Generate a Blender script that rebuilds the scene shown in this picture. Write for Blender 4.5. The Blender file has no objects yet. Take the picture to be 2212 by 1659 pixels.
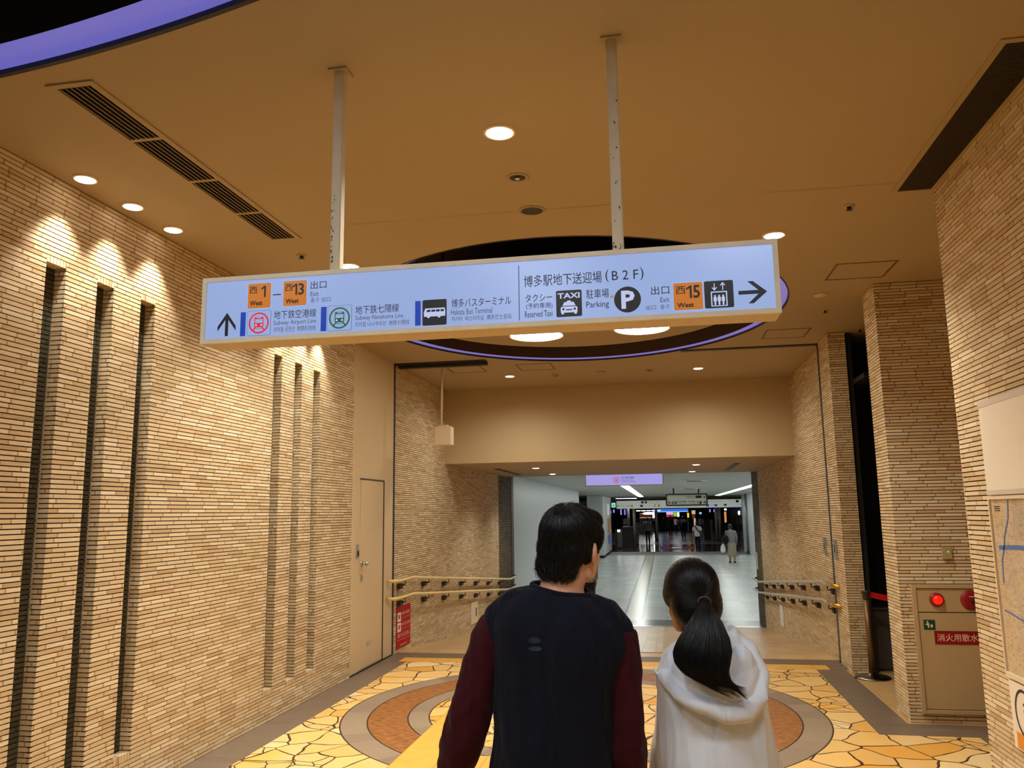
import bpy, bmesh, math, random
from mathutils import Vector, Matrix, noise
from mathutils.bvhtree import BVHTree
R = math.radians
C = bpy.context.scene.collection
SC = bpy.context.scene
random.seed(11)

# ------------------------------------------------------------------ camera, world, exposure
cam_d = bpy.data.cameras.new('camera'); cam = bpy.data.objects.new('camera', cam_d); C.objects.link(cam)
SC.camera = cam
CAM_H = 1.62
pitch, yaw, roll = .15788, -.17893, -.013676
fwd = Vector((math.sin(yaw)*math.cos(pitch), math.cos(yaw)*math.cos(pitch), math.sin(pitch)))
rgt = Vector((math.cos(yaw), -math.sin(yaw), 0)); upv = rgt.cross(fwd)
rr = math.cos(roll)*rgt + math.sin(roll)*upv; uu = -math.sin(roll)*rgt + math.cos(roll)*upv
M = Matrix((rr, uu, -fwd)).transposed().to_4x4(); M.translation = (0, 0, CAM_H)
cam.matrix_world = M
cam_d.sensor_fit = 'HORIZONTAL'; cam_d.sensor_width = 36; cam_d.lens = 1751*36/2212
cam_d.clip_start = .05; cam_d.clip_end = 400
w = bpy.data.worlds.new('world'); SC.world = w; w.use_nodes = True
w.node_tree.nodes['Background'].inputs[0].default_value = (1, .9, .78, 1)
w.node_tree.nodes['Background'].inputs[1].default_value = .10
vs = SC.view_settings
SC.display_settings.display_device = 'sRGB'
vs.view_transform = 'Standard'; vs.look = 'None'; vs.gamma = 1; vs.use_curve_mapping = False
vs.exposure = 0.0
SC.cycles.sample_clamp_indirect = 4
SC.cycles.caustics_reflective = False; SC.cycles.caustics_refractive = False

WARM = (1, .99, .91)      # hall downlights
NEUT = (.90, .96, 1)      # added fill lamps on the near ring, out of view
COOL = (.93, 1, .97)      # strip lights of the far corridor
E_NEAR = 28
E_DOWN, E_WASH, E_BIG, E_FAR = 225, 62, 27, 1.05

# ------------------------------------------------------------------ helpers
def lin(r, g, b):
    f = lambda c: c/255/12.92 if c/255 <= .04045 else ((c/255+.055)/1.055)**2.4
    return (f(r), f(g), f(b), 1)

class N:
    """tiny node builder"""
    def __init__(s, m): s.t = m.node_tree; s.n = s.t.nodes
    def add(s, typ, ins=None, **kw):
        nd = s.n.new(typ)
        for k, v in kw.items(): setattr(nd, k, v)
        for k, v in (ins or {}).items():
            if isinstance(v, bpy.types.NodeSocket): s.t.links.new(v, nd.inputs[k])
            else: nd.inputs[k].default_value = v
        return nd
    def m(s, op, a, b=0.0, c=None):
        ins = {0: a, 1: b}
        if c is not None: ins[2] = c
        return s.add('ShaderNodeMath', ins, operation=op).outputs[0]
    def mix(s, f, a, b, bt='MIX'):
        nd = s.add('ShaderNodeMix', data_type='RGBA', blend_type=bt)
        for i, v in ((0, f), (6, a), (7, b)):
            if isinstance(v, bpy.types.NodeSocket): s.t.links.new(v, nd.inputs[i])
            else: nd.inputs[i].default_value = v
        return nd.outputs[2]
    def ramp(s, f, stops):
        nd = s.add('ShaderNodeValToRGB', {0: f}); e = nd.color_ramp.elements
        while len(e) > 1: e.remove(e[-1])
        e[0].position, e[0].color = stops[0]
        for p, c in stops[1:]:
            q = e.new(p); q.color = c
        return nd.outputs[0]

MATS = {}
def mat(name, col, rough=.5, metal=0, spec=.5, emit=None, es=1, noise_amt=0, nscale=30, bump=0, sheen=0):
    m = bpy.data.materials.new(name); m.use_nodes = True; n = N(m); b = n.n['Principled BSDF']
    b.inputs['Base Color'].default_value = col
    b.inputs['Roughness'].default_value = rough; b.inputs['Metallic'].default_value = metal
    b.inputs['Specular IOR Level'].default_value = spec
    if sheen: b.inputs['Sheen Weight'].default_value = sheen
    if emit: b.inputs['Emission Color'].default_value = emit; b.inputs['Emission Strength'].default_value = es
    if noise_amt or bump:
        tc = n.add('ShaderNodeTexCoord'); nz = n.add('ShaderNodeTexNoise', {'Vector': tc.outputs['Object'], 'Scale': nscale, 'Detail': 4.0})
        if noise_amt:
            f = n.m('MULTIPLY_ADD', nz.outputs[0], 2*noise_amt, 1-noise_amt)
            cc = n.mix(1.0, col, n.add('ShaderNodeCombineColor', {0: f, 1: f, 2: f}).outputs[0], 'MULTIPLY')
            n.t.links.new(cc, b.inputs['Base Color'])
        if bump:
            bp = n.add('ShaderNodeBump', {'Height': nz.outputs[0], 'Strength': bump, 'Distance': .01}); n.t.links.new(bp.outputs[0], b.inputs['Normal'])
    MATS[name] = m
    return m

class MB:
    def __init__(s): s.bm = bmesh.new(); s.uv = s.bm.loops.layers.uv.new('uv')
    def quad(s, pts, uvs=None):
        f = s.bm.faces.new([s.bm.verts.new(p) for p in pts])
        if uvs:
            for l, u in zip(f.loops, uvs): l[s.uv].uv = u
        return f
    def box(s, x0, y0, z0, x1, y1, z1):
        r = bmesh.ops.create_cube(s.bm, size=1)['verts']
        for v in r: v.co = Vector(((x0+x1)/2+v.co.x*(x1-x0), (y0+y1)/2+v.co.y*(y1-y0), (z0+z1)/2+v.co.z*(z1-z0)))
        return s
    def cone(s, p0, p1, r0, r1=None, n=20, caps=True):
        r1 = r0 if r1 is None else r1
        return s.tube([p0, p1], [r0, r1], n, caps)
    def ring(s, rings, close=True, caps=False):
        vs = [[s.bm.verts.new(p) for p in r] for r in rings]
        for a, b in zip(vs, vs[1:]):
            n = len(a)
            for i in range(n if close else n-1):
                try: s.bm.faces.new((a[i], a[(i+1) % n], b[(i+1) % n], b[i]))
                except ValueError: pass
        if caps:
            s.bm.faces.new(list(reversed(vs[0]))); s.bm.faces.new(vs[-1])
        return s
    def tube(s, path, rad, n=12, caps=True, flat=1.0, axis=None):
        path = [Vector(p) for p in path]
        if not hasattr(rad, '__len__'): rad = [rad]*len(path)
        rings = []; u = None
        for i, p in enumerate(path):
            d = (path[min(i+1, len(path)-1)] - path[max(i-1, 0)]).normalized()
            if u is None:
                a = Vector(axis) if axis else (Vector((1, 0, 0)) if abs(d.x) < .9 else Vector((0, 1, 0)))
                u = (a - a.dot(d)*d).normalized()
            else: u = (u - u.dot(d)*d).normalized()
            v = d.cross(u); r = rad[i]
            rx, ry = r if hasattr(r, '__len__') else (r, r*flat)
            rings.append([p + u*rx*math.cos(t) + v*ry*math.sin(t) for t in [2*math.pi*k/n for k in range(n)]])
        return s.ring(rings, True, caps)
    def ell(s, c, r, rot=None, seg=20):
        vs_ = bmesh.ops.create_uvsphere(s.bm, u_segments=seg, v_segments=max(8, seg//2), radius=1)['verts']
        for v in vs_:
            p = Vector((v.co.x*r[0], v.co.y*r[1], v.co.z*r[2]))
            if rot: p = rot @ p
            v.co = p + Vector(c)
        return s
    def lathe(s, c, prof, n=32, caps=False):
        c = Vector(c)
        return s.ring([[c+Vector((r*math.cos(2*math.pi*k/n), r*math.sin(2*math.pi*k/n), z)) for k in range(n)] for r, z in prof], True, caps)
    def poly(s, pts, ext=None):
        """flat polygon; ext = extrusion vector"""
        f = s.bm.faces.new([s.bm.verts.new(p) for p in pts])
        if ext is not None:
            g = bmesh.ops.extrude_face_region(s.bm, geom=[f])
            bmesh.ops.translate(s.bm, verts=[v for v in g['geom'] if isinstance(v, bmesh.types.BMVert)], vec=ext)
        return s
    def build(s, name, m=None, parent=None, smooth=False, bevel=0, fixn=True):
        if fixn: bmesh.ops.recalc_face_normals(s.bm, faces=s.bm.faces)
        if bevel: bmesh.ops.bevel(s.bm, geom=list(s.bm.edges), offset=bevel, segments=2, affect='EDGES', clamp_overlap=True)
        me = bpy.data.meshes.new(name); s.bm.to_mesh(me); s.bm.free()
        if smooth: me.shade_smooth()
        return link(name, me, m, parent)

def link(name, me, m=None, parent=None):
    o = bpy.data.objects.new(name, me); C.objects.link(o)
    if m is not None:
        for x in (m if isinstance(m, list) else [m]): me.materials.append(MATS[x] if isinstance(x, str) else x)
    if parent is not None:
        o.parent = parent; o.matrix_parent_inverse = Matrix.Translation(parent.location).inverted()
    return o

def tag(o, label, cat, group=None, kind=None):
    o['label'] = label; o['category'] = cat
    if group: o['group'] = group
    if kind: o['kind'] = kind
    return o
def thing(name, loc, label, cat, group=None):
    o = bpy.data.objects.new(name, None); C.objects.link(o); o.location = loc; o.empty_display_size = .1
    return tag(o, label, cat, group)
def struct(o, label=None):
    o['kind'] = 'structure'
    if label: o['label'] = label
    return o
def dup(root, loc, label):
    r = root.copy(); C.objects.link(r); r.location = loc; r['label'] = label
    for ch in list(root.children):
        c = ch.copy(); C.objects.link(c); c.parent = r
        for g in ch.children:
            d = g.copy(); C.objects.link(d); d.parent = c
    return r
def evaluated(o):
    dg = bpy.context.evaluated_depsgraph_get(); dg.update()
    return bpy.data.meshes.new_from_object(o.evaluated_get(dg))
def fuse(mb, name, m, parent, voxel=.006, it=4):
    """union of overlapping closed shapes -> one continuous smooth surface"""
    bmesh.ops.recalc_face_normals(mb.bm, faces=mb.bm.faces)
    me = bpy.data.meshes.new('tmp'); mb.bm.to_mesh(me); mb.bm.free()
    o = bpy.data.objects.new('tmp', me); C.objects.link(o)
    md = o.modifiers.new('r', 'REMESH'); md.mode = 'VOXEL'; md.voxel_size = voxel
    if it:
        sm = o.modifiers.new('s', 'SMOOTH'); sm.iterations = it; sm.factor = .5
    me2 = evaluated(o); bpy.data.objects.remove(o); bpy.data.meshes.remove(me)
    me2.name = name; me2.materials.clear(); me2.shade_smooth()
    return link(name, me2, m, parent)
def text_mesh(body, name, m, parent, org, u, v, wdt, hgt, depth=.0, bold=0):
    """lettering fitted into the box org + u*wdt + v*hgt"""
    cu = bpy.data.curves.new('t', 'FONT'); cu.body = body; cu.size = 1; cu.resolution_u = 2; cu.offset = bold
    o = bpy.data.objects.new('t', cu); C.objects.link(o)
    me = evaluated(o); bpy.data.objects.remove(o); bpy.data.curves.remove(cu)
    if not me.vertices: return None
    xs = [q.co.x for q in me.vertices]; ys = [q.co.y for q in me.vertices]
    x0, x1, y0, y1 = min(xs), max(xs), min(ys), max(ys)
    u, v, org = Vector(u), Vector(v), Vector(org)
    for q in me.vertices:
        q.co = org + u*((q.co.x-x0)/max(1e-6, x1-x0)*wdt) + v*((q.co.y-y0)/max(1e-6, y1-y0)*hgt)
    me.name = name; me.materials.clear()
    return link(name, me, m, parent)
def spot(parent, p, energy, color, size=110, blend=.8, rad=.04, aim=None):
    d = bpy.data.lights.new('lamp', 'SPOT'); d.energy = energy; d.color = color; d.spot_size = R(size); d.spot_blend = blend; d.shadow_soft_size = rad
    o = bpy.data.objects.new('lamp', d); C.objects.link(o); o.location = p
    if aim: o.rotation_euler = Vector(aim).to_track_quat('-Z', 'Y').to_euler()
    o.parent = parent; o.matrix_parent_inverse = Matrix.Translation(parent.location).inverted()
    return o

# ------------------------------------------------------------------ materials
def brick_mat(name, tones, joint, blen=.205, pitch_=.0258, rough=.75, jw=.05):
    m = bpy.data.materials.new(name); m.use_nodes = True; n = N(m); b = n.n['Principled BSDF']
    uv = n.add('ShaderNodeSeparateXYZ', {0: n.add('ShaderNodeUVMap').outputs[0]})
    row = n.m('FLOOR', n.m('DIVIDE', uv.outputs[1], pitch_))
    rnd = n.add('ShaderNodeTexWhiteNoise', {'W': row}, noise_dimensions='1D').outputs[0]
    s = n.m('ADD', n.m('DIVIDE', uv.outputs[0], blen), n.m('MULTIPLY', rnd, 7.3))
    col = n.m('FLOOR', s); fr = n.m('FRACT', s)
    cell = n.add('ShaderNodeTexWhiteNoise', {'Vector': n.add('ShaderNodeCombineXYZ', {0: col, 1: row}).outputs[0]}, noise_dimensions='2D')
    base = n.ramp(cell.outputs[0], tones)
    nz = n.add('ShaderNodeTexNoise', {'Vector': n.add('ShaderNodeCombineXYZ', {0: n.m('MULTIPLY', uv.outputs[0], 18), 1: n.m('MULTIPLY', uv.outputs[1], 60), 2: row}).outputs[0], 'Scale': 1.0, 'Detail': 4.0})
    base = n.mix(n.m('MULTIPLY', nz.outputs[0], .45), base, n.mix(.5, base, lin(120, 88, 58)))
    vj = n.m('LESS_THAN', fr, jw)
    base = n.mix(vj, base, joint)
    n.t.links.new(base, b.inputs['Base Color']); b.inputs['Roughness'].default_value = rough; b.inputs['Specular IOR Level'].default_value = .25
    h = n.m('ADD', n.m('MULTIPLY', nz.outputs[0], .5), n.m('MULTIPLY', cell.outputs[0], .6))
    h = n.m('SUBTRACT', h, n.m('MULTIPLY', vj, .8))
    bp = n.add('ShaderNodeBump', {'Height': h, 'Strength': .6, 'Distance': .004}); n.t.links.new(bp.outputs[0], b.inputs['Normal'])
    MATS[name] = m
brick_mat('brick', [(0, lin(200, 170, 124)), (.25, lin(224, 200, 160)), (.5, lin(212, 182, 136)), (.75, lin(234, 214, 178)), (1, lin(192, 158, 114))], lin(172, 138, 92))
brick_mat('dark_brick', [(0, lin(92, 80, 62)), (.5, lin(110, 95, 74)), (1, lin(80, 68, 52))], lin(40, 33, 24), pitch_=.0516)
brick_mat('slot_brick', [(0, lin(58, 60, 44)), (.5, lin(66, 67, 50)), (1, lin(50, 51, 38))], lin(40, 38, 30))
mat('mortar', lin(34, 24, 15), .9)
mat('ceiling_paint', lin(168, 147, 115), .7, noise_amt=.04, nscale=1.2)
mat('beam_paint', lin(186, 160, 118), .7, noise_amt=.03, nscale=1.2)
mat('panel_beige', lin(206, 180, 138), .42, noise_amt=.03, nscale=3)
mat('cream', lin(226, 206, 172), .45)
mat('cream_dirty_lit', lin(232, 218, 190), .5, noise_amt=.12, nscale=14)  # sign cream brightened: light on the frame's front is put into the colour
mat('black', (.006, .006, .006, 1), .6)
mat('black_trim', (.012, .010, .009, 1), .45)
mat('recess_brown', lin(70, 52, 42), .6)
mat('dark_metal', lin(62, 48, 34), .5, .3)
mat('steel', lin(190, 186, 176), .25, .9)
mat('chrome', lin(150, 140, 125), .2, 1)
mat('brass', lin(220, 178, 84), .3, .9)
mat('rail_yellow_reflect', lin(232, 206, 130), .35)  # warm reflection on the left steel rails is put into their colour
mat('rail_grey', lin(196, 184, 164), .3, .5)
mat('white', lin(225, 225, 222), .5)
mat('white_wall', lin(206, 210, 212), .35)
mat('far_ceiling', lin(186, 188, 182), .5)
mat('grey_col', lin(120, 118, 114), .3)
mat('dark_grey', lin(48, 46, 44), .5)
mat('grille_dark', lin(50, 38, 24), .6)
mat('grille_frame', lin(164, 142, 104), .5)
mat('hatch_edge', lin(112, 88, 56), .6)
mat('pole_shaded', lin(206, 192, 164), .5, noise_amt=.12, nscale=14)  # darker copy of the sign cream, dimmer light on the poles painted in
mat('lamp_white', (1, 1, 1, 1), .5, emit=(1, .93, .82, 1), es=9)
mat('lamp_big', (1, 1, 1, 1), .5, emit=(1, .97, .84, 1), es=E_BIG)
mat('fill_near', (1, 1, 1, 1), .5, emit=(*NEUT, 1), es=E_NEAR)
mat('casing_shaded', lin(204, 182, 146), .5)  # darker copy of the sign cream, shade under the casing painted in
mat('lamp_far', (1, 1, 1, 1), .5, emit=(.95, 1, .96, 1), es=9)
mat('fill_mall', (1, 1, 1, 1), .5, emit=(1, .97, .92, 1), es=7)
mat('lamp_strip', (1, 1, 1, 1), .5, emit=(.95, 1, .96, 1), es=E_FAR*9)
mat('purple_glow', (.02, .02, .04, 1), .4, emit=lin(132, 116, 188), es=.85)
mat('violet_glow', (.02, .02, .04, 1), .4, emit=lin(106, 102, 190), es=.9)
mat('sign_lit', (.04, .04, .05, 1), .25, emit=lin(150, 172, 222), es=.92)
mat('sign_far_lit', (.05, .05, .05, 1), .3, emit=lin(165, 158, 226), es=.95)
mat('sign_black', (.008, .006, .008, 1), .4)
mat('sign_violet', lin(44, 30, 66), .5)
mat('sign_grey', lin(92, 88, 128), .5)
mat('sign_orange', lin(150, 80, 0), .4, emit=lin(206, 118, 10), es=.62)
mat('sign_blue', lin(0, 40, 120), .4, emit=lin(8, 56, 168), es=.7)
mat('sign_red', lin(150, 10, 20), .4, emit=lin(214, 24, 40), es=.8)
mat('sign_green', lin(10, 60, 30), .4, emit=lin(22, 92, 48), es=.8)
mat('sign_pale', (.05, .05, .06, 1), .4, emit=lin(186, 194, 232), es=.95)
mat('board_white', lin(214, 214, 200), .4)
mat('board_lit', lin(190, 196, 190), .4, emit=lin(200, 206, 196), es=.35)
mat('red_plate', lin(176, 8, 8), .55, spec=.2)
mat('red_dark', lin(140, 14, 20), .35)
mat('red_lamp', lin(200, 10, 6), .3, emit=lin(255, 24, 8), es=1.1)
mat('red_belt', lin(205, 8, 8), .5)
mat('pale_text', lin(240, 190, 170), .5)
mat('green_plate', lin(16, 66, 46), .4)
mat('green_led', (.02, .2, .02, 1), .4, emit=lin(60, 255, 60), es=2)
mat('cabinet', lin(182, 156, 112), .45, noise_amt=.03, nscale=4)
mat('map_white', lin(236, 222, 200), .4)

def map_mat():
    m = bpy.data.materials.new('map_print'); m.use_nodes = True; n = N(m); b = n.n['Principled BSDF']
    tc = n.add('ShaderNodeTexCoord')
    mp = n.add('ShaderNodeMapping', {0: tc.outputs['Object'], 3: (1, 9, 30)})
    a = n.add('ShaderNodeTexNoise', {'Vector': mp.outputs[0], 'Scale': 2.2, 'Detail': 6.0, 'Roughness': .7})
    bl = n.add('ShaderNodeTexNoise', {'Vector': tc.outputs['Object'], 'Scale': 3.0, 'Detail': 2.0})
    c1 = n.ramp(a.outputs[0], [(0, lin(120, 104, 84)), (.38, lin(150, 136, 124)), (.47, lin(196, 170, 132)), (.55, lin(216, 194, 158)), (.63, lin(168, 92, 60)), (.68, lin(214, 192, 156))])
    c2 = n.ramp(bl.outputs[0], [(.36, lin(150, 140, 128)), (.5, lin(214, 190, 154)), (.62, lin(196, 164, 108))])
    n.t.links.new(n.mix(.32, c1, c2), b.inputs['Base Color']); b.inputs['Roughness'].default_value = .35
    MATS['map_print'] = m
map_mat()

RC = (-.73, 7.0)          # centre of the round floor inlay
def floor_mat():
    m = bpy.data.materials.new('hall_paving'); m.use_nodes = True; n = N(m); b = n.n['Principled BSDF']
    tc = n.add('ShaderNodeTexCoord'); P = tc.outputs['Object']
    sp = n.add('ShaderNodeSeparateXYZ', {0: P}); x, y = sp.outputs[0], sp.outputs[1]
    G = lambda a, v: n.m('GREATER_THAN', a, v)
    L = lambda a, v: n.m('LESS_THAN', a, v)
    A = lambda *q: q[0] if len(q) == 1 else n.m('MULTIPLY', q[0], A(*q[1:]))
    O = lambda a, c: n.m('MAXIMUM', a, c)
    # crazy paving: large irregular slabs with slivers between
    wz = n.add('ShaderNodeTexNoise', {'Vector': P, 'Scale': 2.6, 'Detail': 1.5})
    wp = n.add('ShaderNodeVectorMath', {0: P, 1: n.add('ShaderNodeVectorMath', {0: wz.outputs['Color'], 3: .19}, operation='SCALE').outputs[0]}, operation='ADD').outputs[0]
    e = n.add('ShaderNodeTexVoronoi', {'Vector': wp, 'Scale': 3.7, 'Randomness': 1.0}, feature='DISTANCE_TO_EDGE', voronoi_dimensions='2D')
    f = n.add('ShaderNodeTexVoronoi', {'Vector': wp, 'Scale': 3.7, 'Randomness': 1.0}, feature='F1', voronoi_dimensions='2D')
    cellc = n.add('ShaderNodeSeparateColor', {0: f.outputs['Color']})
    jw = n.m('MULTIPLY_ADD', n.add('ShaderNodeTexNoise', {'Vector': P, 'Scale': 5.0}).outputs[0], .055, .0)
    joint = n.m('LESS_THAN', e.outputs['Distance'], jw)
    e2 = n.add('ShaderNodeTexVoronoi', {'Vector': wp, 'Scale': 6.2, 'Randomness': 1.0}, feature='DISTANCE_TO_EDGE', voronoi_dimensions='2D')
    joint = n.m('MAXIMUM', joint, A(n.m('GREATER_THAN', cellc.outputs[1], .76), L(e2.outputs['Distance'], .03), n.m('GREATER_THAN', e.outputs['Distance'], .0)))
    stone = n.ramp(cellc.outputs[0], [(0, lin(216, 166, 96)), (.3, lin(228, 190, 122)), (.55, lin(222, 174, 104)), (.75, lin(236, 210, 160)), (.93, lin(220, 154, 60))])
    sn = n.add('ShaderNodeTexNoise', {'Vector': P, 'Scale': 7.0, 'Detail': 5.0})
    bl2 = n.add('ShaderNodeTexNoise', {'Vector': P, 'Scale': 1.9, 'Detail': 3.0})
    stone = n.mix(n.ramp(bl2.outputs[0], [(.52, (0, 0, 0, 1)), (.72, (.7, .7, .7, 1))]), stone, lin(236, 168, 52))
    stone = n.mix(n.m('MULTIPLY', sn.outputs[0], .3), stone, lin(226, 178, 96))
    c = n.mix(joint, stone, lin(70, 48, 24))
    # rings
    dx = n.m('SUBTRACT', x, RC[0]); dy = n.m('SUBTRACT', y, RC[1])
    r = n.m('SQRT', n.m('ADD', n.m('MULTIPLY', dx, dx), n.m('MULTIPLY', dy, dy)))
    ang = n.m('ARCTAN2', dy, dx)
    seg = n.m('FLOOR', n.m('MULTIPLY', ang, 8.0))
    sv = n.add('ShaderNodeTexWhiteNoise', {'W': seg}, noise_dimensions='1D').outputs[0]
    gn = n.add('ShaderNodeTexNoise', {'Vector': n.add('ShaderNodeMapping', {0: P, 3: (3, 14, 1)}).outputs[0], 'Scale': 5.0, 'Detail': 6.0})
    grey = n.mix(n.m('MULTIPLY_ADD', sv, .55, n.m('MULTIPLY', gn.outputs[0], .5)), lin(158, 136, 112), lin(122, 102, 82))
    brown = n.mix(n.ramp(gn.outputs[0], [(.36, (0, 0, 0, 1)), (.64, (1, 1, 1, 1))]), lin(172, 112, 58), lin(112, 66, 30))
    c = n.mix(A(L(r, 1.94), G(r, 1.24)), c, grey)
    c = n.mix(A(L(r, 1.73), G(r, 1.41)), c, brown)
    for q in (1.94, 1.73, 1.41, 1.24):
        c = n.mix(n.m('LESS_THAN', n.m('ABSOLUTE', n.m('SUBTRACT', r, q)), .006), c, lin(58, 42, 26))
    # edge bands of dark stone
    tile = n.m('LESS_THAN', n.m('FRACT', n.m('DIVIDE', y, .3)), .012)
    dark = n.mix(n.add('ShaderNodeTexNoise', {'Vector': n.add('ShaderNodeMapping', {0: P, 3: (1, 5, 1)}).outputs[0], 'Scale': 2.0, 'Detail': 5.0}).outputs[0], lin(98, 82, 66), lin(128, 108, 90))
    dark = n.mix(tile, dark, lin(90, 74, 58))
    tan = n.mix(sn.outputs[0], lin(206, 164, 106), lin(176, 136, 84))
    tl = n.m('MAXIMUM', n.m('LESS_THAN', n.m('FRACT', n.m('DIVIDE', x, .15)), .02), n.m('LESS_THAN', n.m('FRACT', n.m('DIVIDE', y, .3)), .012))
    tan = n.mix(tl, tan, lin(150, 114, 70))
    c = n.mix(A(G(x, 1.77), G(y, 6.92)), c, tan)
    band = O(O(L(x, -2.87), A(G(x, 1.48), L(x, 1.77), G(y, 6.92))), O(A(G(x, 1.48), G(y, 6.57), L(y, 6.92)), A(G(x, 2.15), L(y, 6.92))))
    band = O(band, A(G(y, 9.05), G(x, 1.48), L(x, 2.2)))
    band = O(band, G(y, 9.30))
    c = n.mix(band, c, dark)
    # ochre tactile strips
    blis = n.add('ShaderNodeTexNoise', {'Vector': P, 'Scale': 9.0}).outputs[0]
    och = n.mix(blis, lin(232, 176, 82), lin(216, 154, 58))
    slot = n.m('LESS_THAN', n.m('FRACT', n.m('DIVIDE', n.m('ADD', x, .03), .3)), .02)
    och = n.mix(slot, och, lin(184, 128, 48))
    tact = O(A(G(y, 9.05), L(y, 9.30), G(x, -2.97), L(x, 1.62)), O(A(G(x, -1.83), L(x, -1.53), L(y, 9.05)), A(G(x, -1.83), L(x, 2.2), G(y, 5.06), L(y, 5.68))))
    c = n.mix(tact, c, och)
    n.t.links.new(c, b.inputs['Base Color'])
    b.inputs['Roughness'].default_value = .42; b.inputs['Specular IOR Level'].default_value = .3
    # raised dots/bars on the tactile strips, sunk joints
    dots = n.m('MULTIPLY', n.m('SINE', n.m('MULTIPLY', x, 105)), n.m('SINE', n.m('MULTIPLY', y, 105)))
    h = n.m('SUBTRACT', n.m('MULTIPLY', A(tact, n.m('MAXIMUM', dots, 0.0)), .5), n.m('MULTIPLY', A(joint, n.m('SUBTRACT', 1.0, tact)), .5))
    bp = n.add('ShaderNodeBump', {'Height': h, 'Strength': .5, 'Distance': .006}); n.t.links.new(bp.outputs[0], b.inputs['Normal'])
    MATS['hall_paving'] = m
floor_mat()
def tile_mat(name, c1, c2, cj, tx, ty, rough, tact=None, tc_=None, spec=.5):
    m = bpy.data.materials.new(name); m.use_nodes = True; n = N(m); b = n.n['Principled BSDF']
    tc = n.add('ShaderNodeTexCoord'); P = tc.outputs['Object']; sp = n.add('ShaderNodeSeparateXYZ', {0: P}); x, y = sp.outputs[0], sp.outputs[1]
    cell = n.add('ShaderNodeTexWhiteNoise', {'Vector': n.add('ShaderNodeCombineXYZ', {0: n.m('FLOOR', n.m('DIVIDE', x, tx)), 1: n.m('FLOOR', n.m('DIVIDE', y, ty))}).outputs[0]}, noise_dimensions='2D').outputs[0]
    c = n.mix(cell, c1, c2)
    j = n.m('MAXIMUM', n.m('LESS_THAN', n.m('FRACT', n.m('DIVIDE', x, tx)), .006/tx), n.m('LESS_THAN', n.m('FRACT', n.m('DIVIDE', y, ty)), .008/ty))
    c = n.mix(j, c, cj)
    if tact:
        d = n.m('ABSOLUTE', n.m('SUBTRACT', x, tact[0]))
        c = n.mix(n.m('LESS_THAN', d, tact[1]+.06), c, lin(96, 94, 90)); c = n.mix(n.m('LESS_THAN', d, tact[1]), c, tc_)
    n.t.links.new(c, b.inputs['Base Color']); b.inputs['Roughness'].default_value = rough; b.inputs['Specular IOR Level'].default_value = spec
    MATS[name] = m
tile_mat('ramp_tiles', lin(204, 168, 118), lin(186, 150, 102), lin(150, 120, 82), .30, .30, .3)
tile_mat('guide_tiles', lin(214, 194, 164), lin(196, 176, 146), lin(140, 120, 96), .15, .6, .28)
tile_mat('white_tiles', lin(200, 204, 200), lin(186, 190, 186), lin(150, 152, 150), .6, .6, .24, (-.69, .16), lin(190, 184, 166))
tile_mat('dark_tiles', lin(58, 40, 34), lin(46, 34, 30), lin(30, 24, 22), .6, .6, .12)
tile_mat('grey_tiles', lin(104, 102, 98), lin(88, 86, 84), lin(60, 60, 58), .6, .6, .22)

# ------------------------------------------------------------------ structure
PT = .0258
def wall_courses(mb, back, p0, d, nrm, length, z0, z1, holes=(), u0=0.0, pitch_=PT, gap=.0058, dep=.017):
    """thin brick courses laid on a recessed mortar plane; holes = (s0, s1, za, zb)"""
    p0, d, nrm = Vector(p0), Vector(d), Vector(nrm); Z = Vector((0, 0, 1))
    k0, k1 = int(math.floor(z0/pitch_)), int(math.ceil(z1/pitch_))
    for k in range(k0, k1):
        za, zb = max(z0, k*pitch_+gap/2), min(z1, (k+1)*pitch_-gap/2)
        if zb-za < .004: continue
        cuts = sorted((h[0], h[1]) for h in holes if zb > h[2]+.001 and za < h[3]-.001)
        segs = []; a = 0
        for c0, c1 in cuts:
            if c0 > a: segs.append((a, c0))
            a = c1
        if a < length: segs.append((a, length))
        for a, b_ in segs:
            A, B = p0+d*a, p0+d*b_; off = -nrm*dep
            q = lambda P, z, o=Vector(): Vector((P.x, P.y, z))+o
            uvm = [(u0+a, (k+.5)*pitch_-.01), (u0+b_, (k+.5)*pitch_-.01), (u0+b_, (k+.5)*pitch_+.01), (u0+a, (k+.5)*pitch_+.01)]
            mb.quad([q(A, za), q(B, za), q(B, zb), q(A, zb)], uvm)
            mb.quad([q(A, zb), q(B, zb), q(B, zb, off), q(A, zb, off)], [(uvm[3][0], uvm[3][1]-.004), (uvm[2][0], uvm[2][1]-.004), uvm[2], uvm[3]])
            mb.quad([q(A, za, off), q(B, za, off), q(B, za), q(A, za)], [uvm[0], uvm[1], (uvm[1][0], uvm[1][1]+.004), (uvm[0][0], uvm[0][1]+.004)])
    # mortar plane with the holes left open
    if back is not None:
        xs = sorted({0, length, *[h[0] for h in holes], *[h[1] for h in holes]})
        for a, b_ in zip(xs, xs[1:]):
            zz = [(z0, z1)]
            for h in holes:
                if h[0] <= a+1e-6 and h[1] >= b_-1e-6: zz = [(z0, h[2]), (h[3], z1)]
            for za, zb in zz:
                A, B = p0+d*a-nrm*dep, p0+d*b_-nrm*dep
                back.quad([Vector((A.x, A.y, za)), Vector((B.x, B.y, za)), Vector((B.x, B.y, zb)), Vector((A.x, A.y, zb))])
def finish_wall(name, mb, back, label, m='brick'):
    o = struct(mb.build(name, m, fixn=False), label)
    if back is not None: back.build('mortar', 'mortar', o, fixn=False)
    return o
XL, XR, ZC = -3.17, 1.84, 3.46
X, Y, Zv = Vector((1, 0, 0)), Vector((0, 1, 0)), Vector((0, 0, 1))

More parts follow.
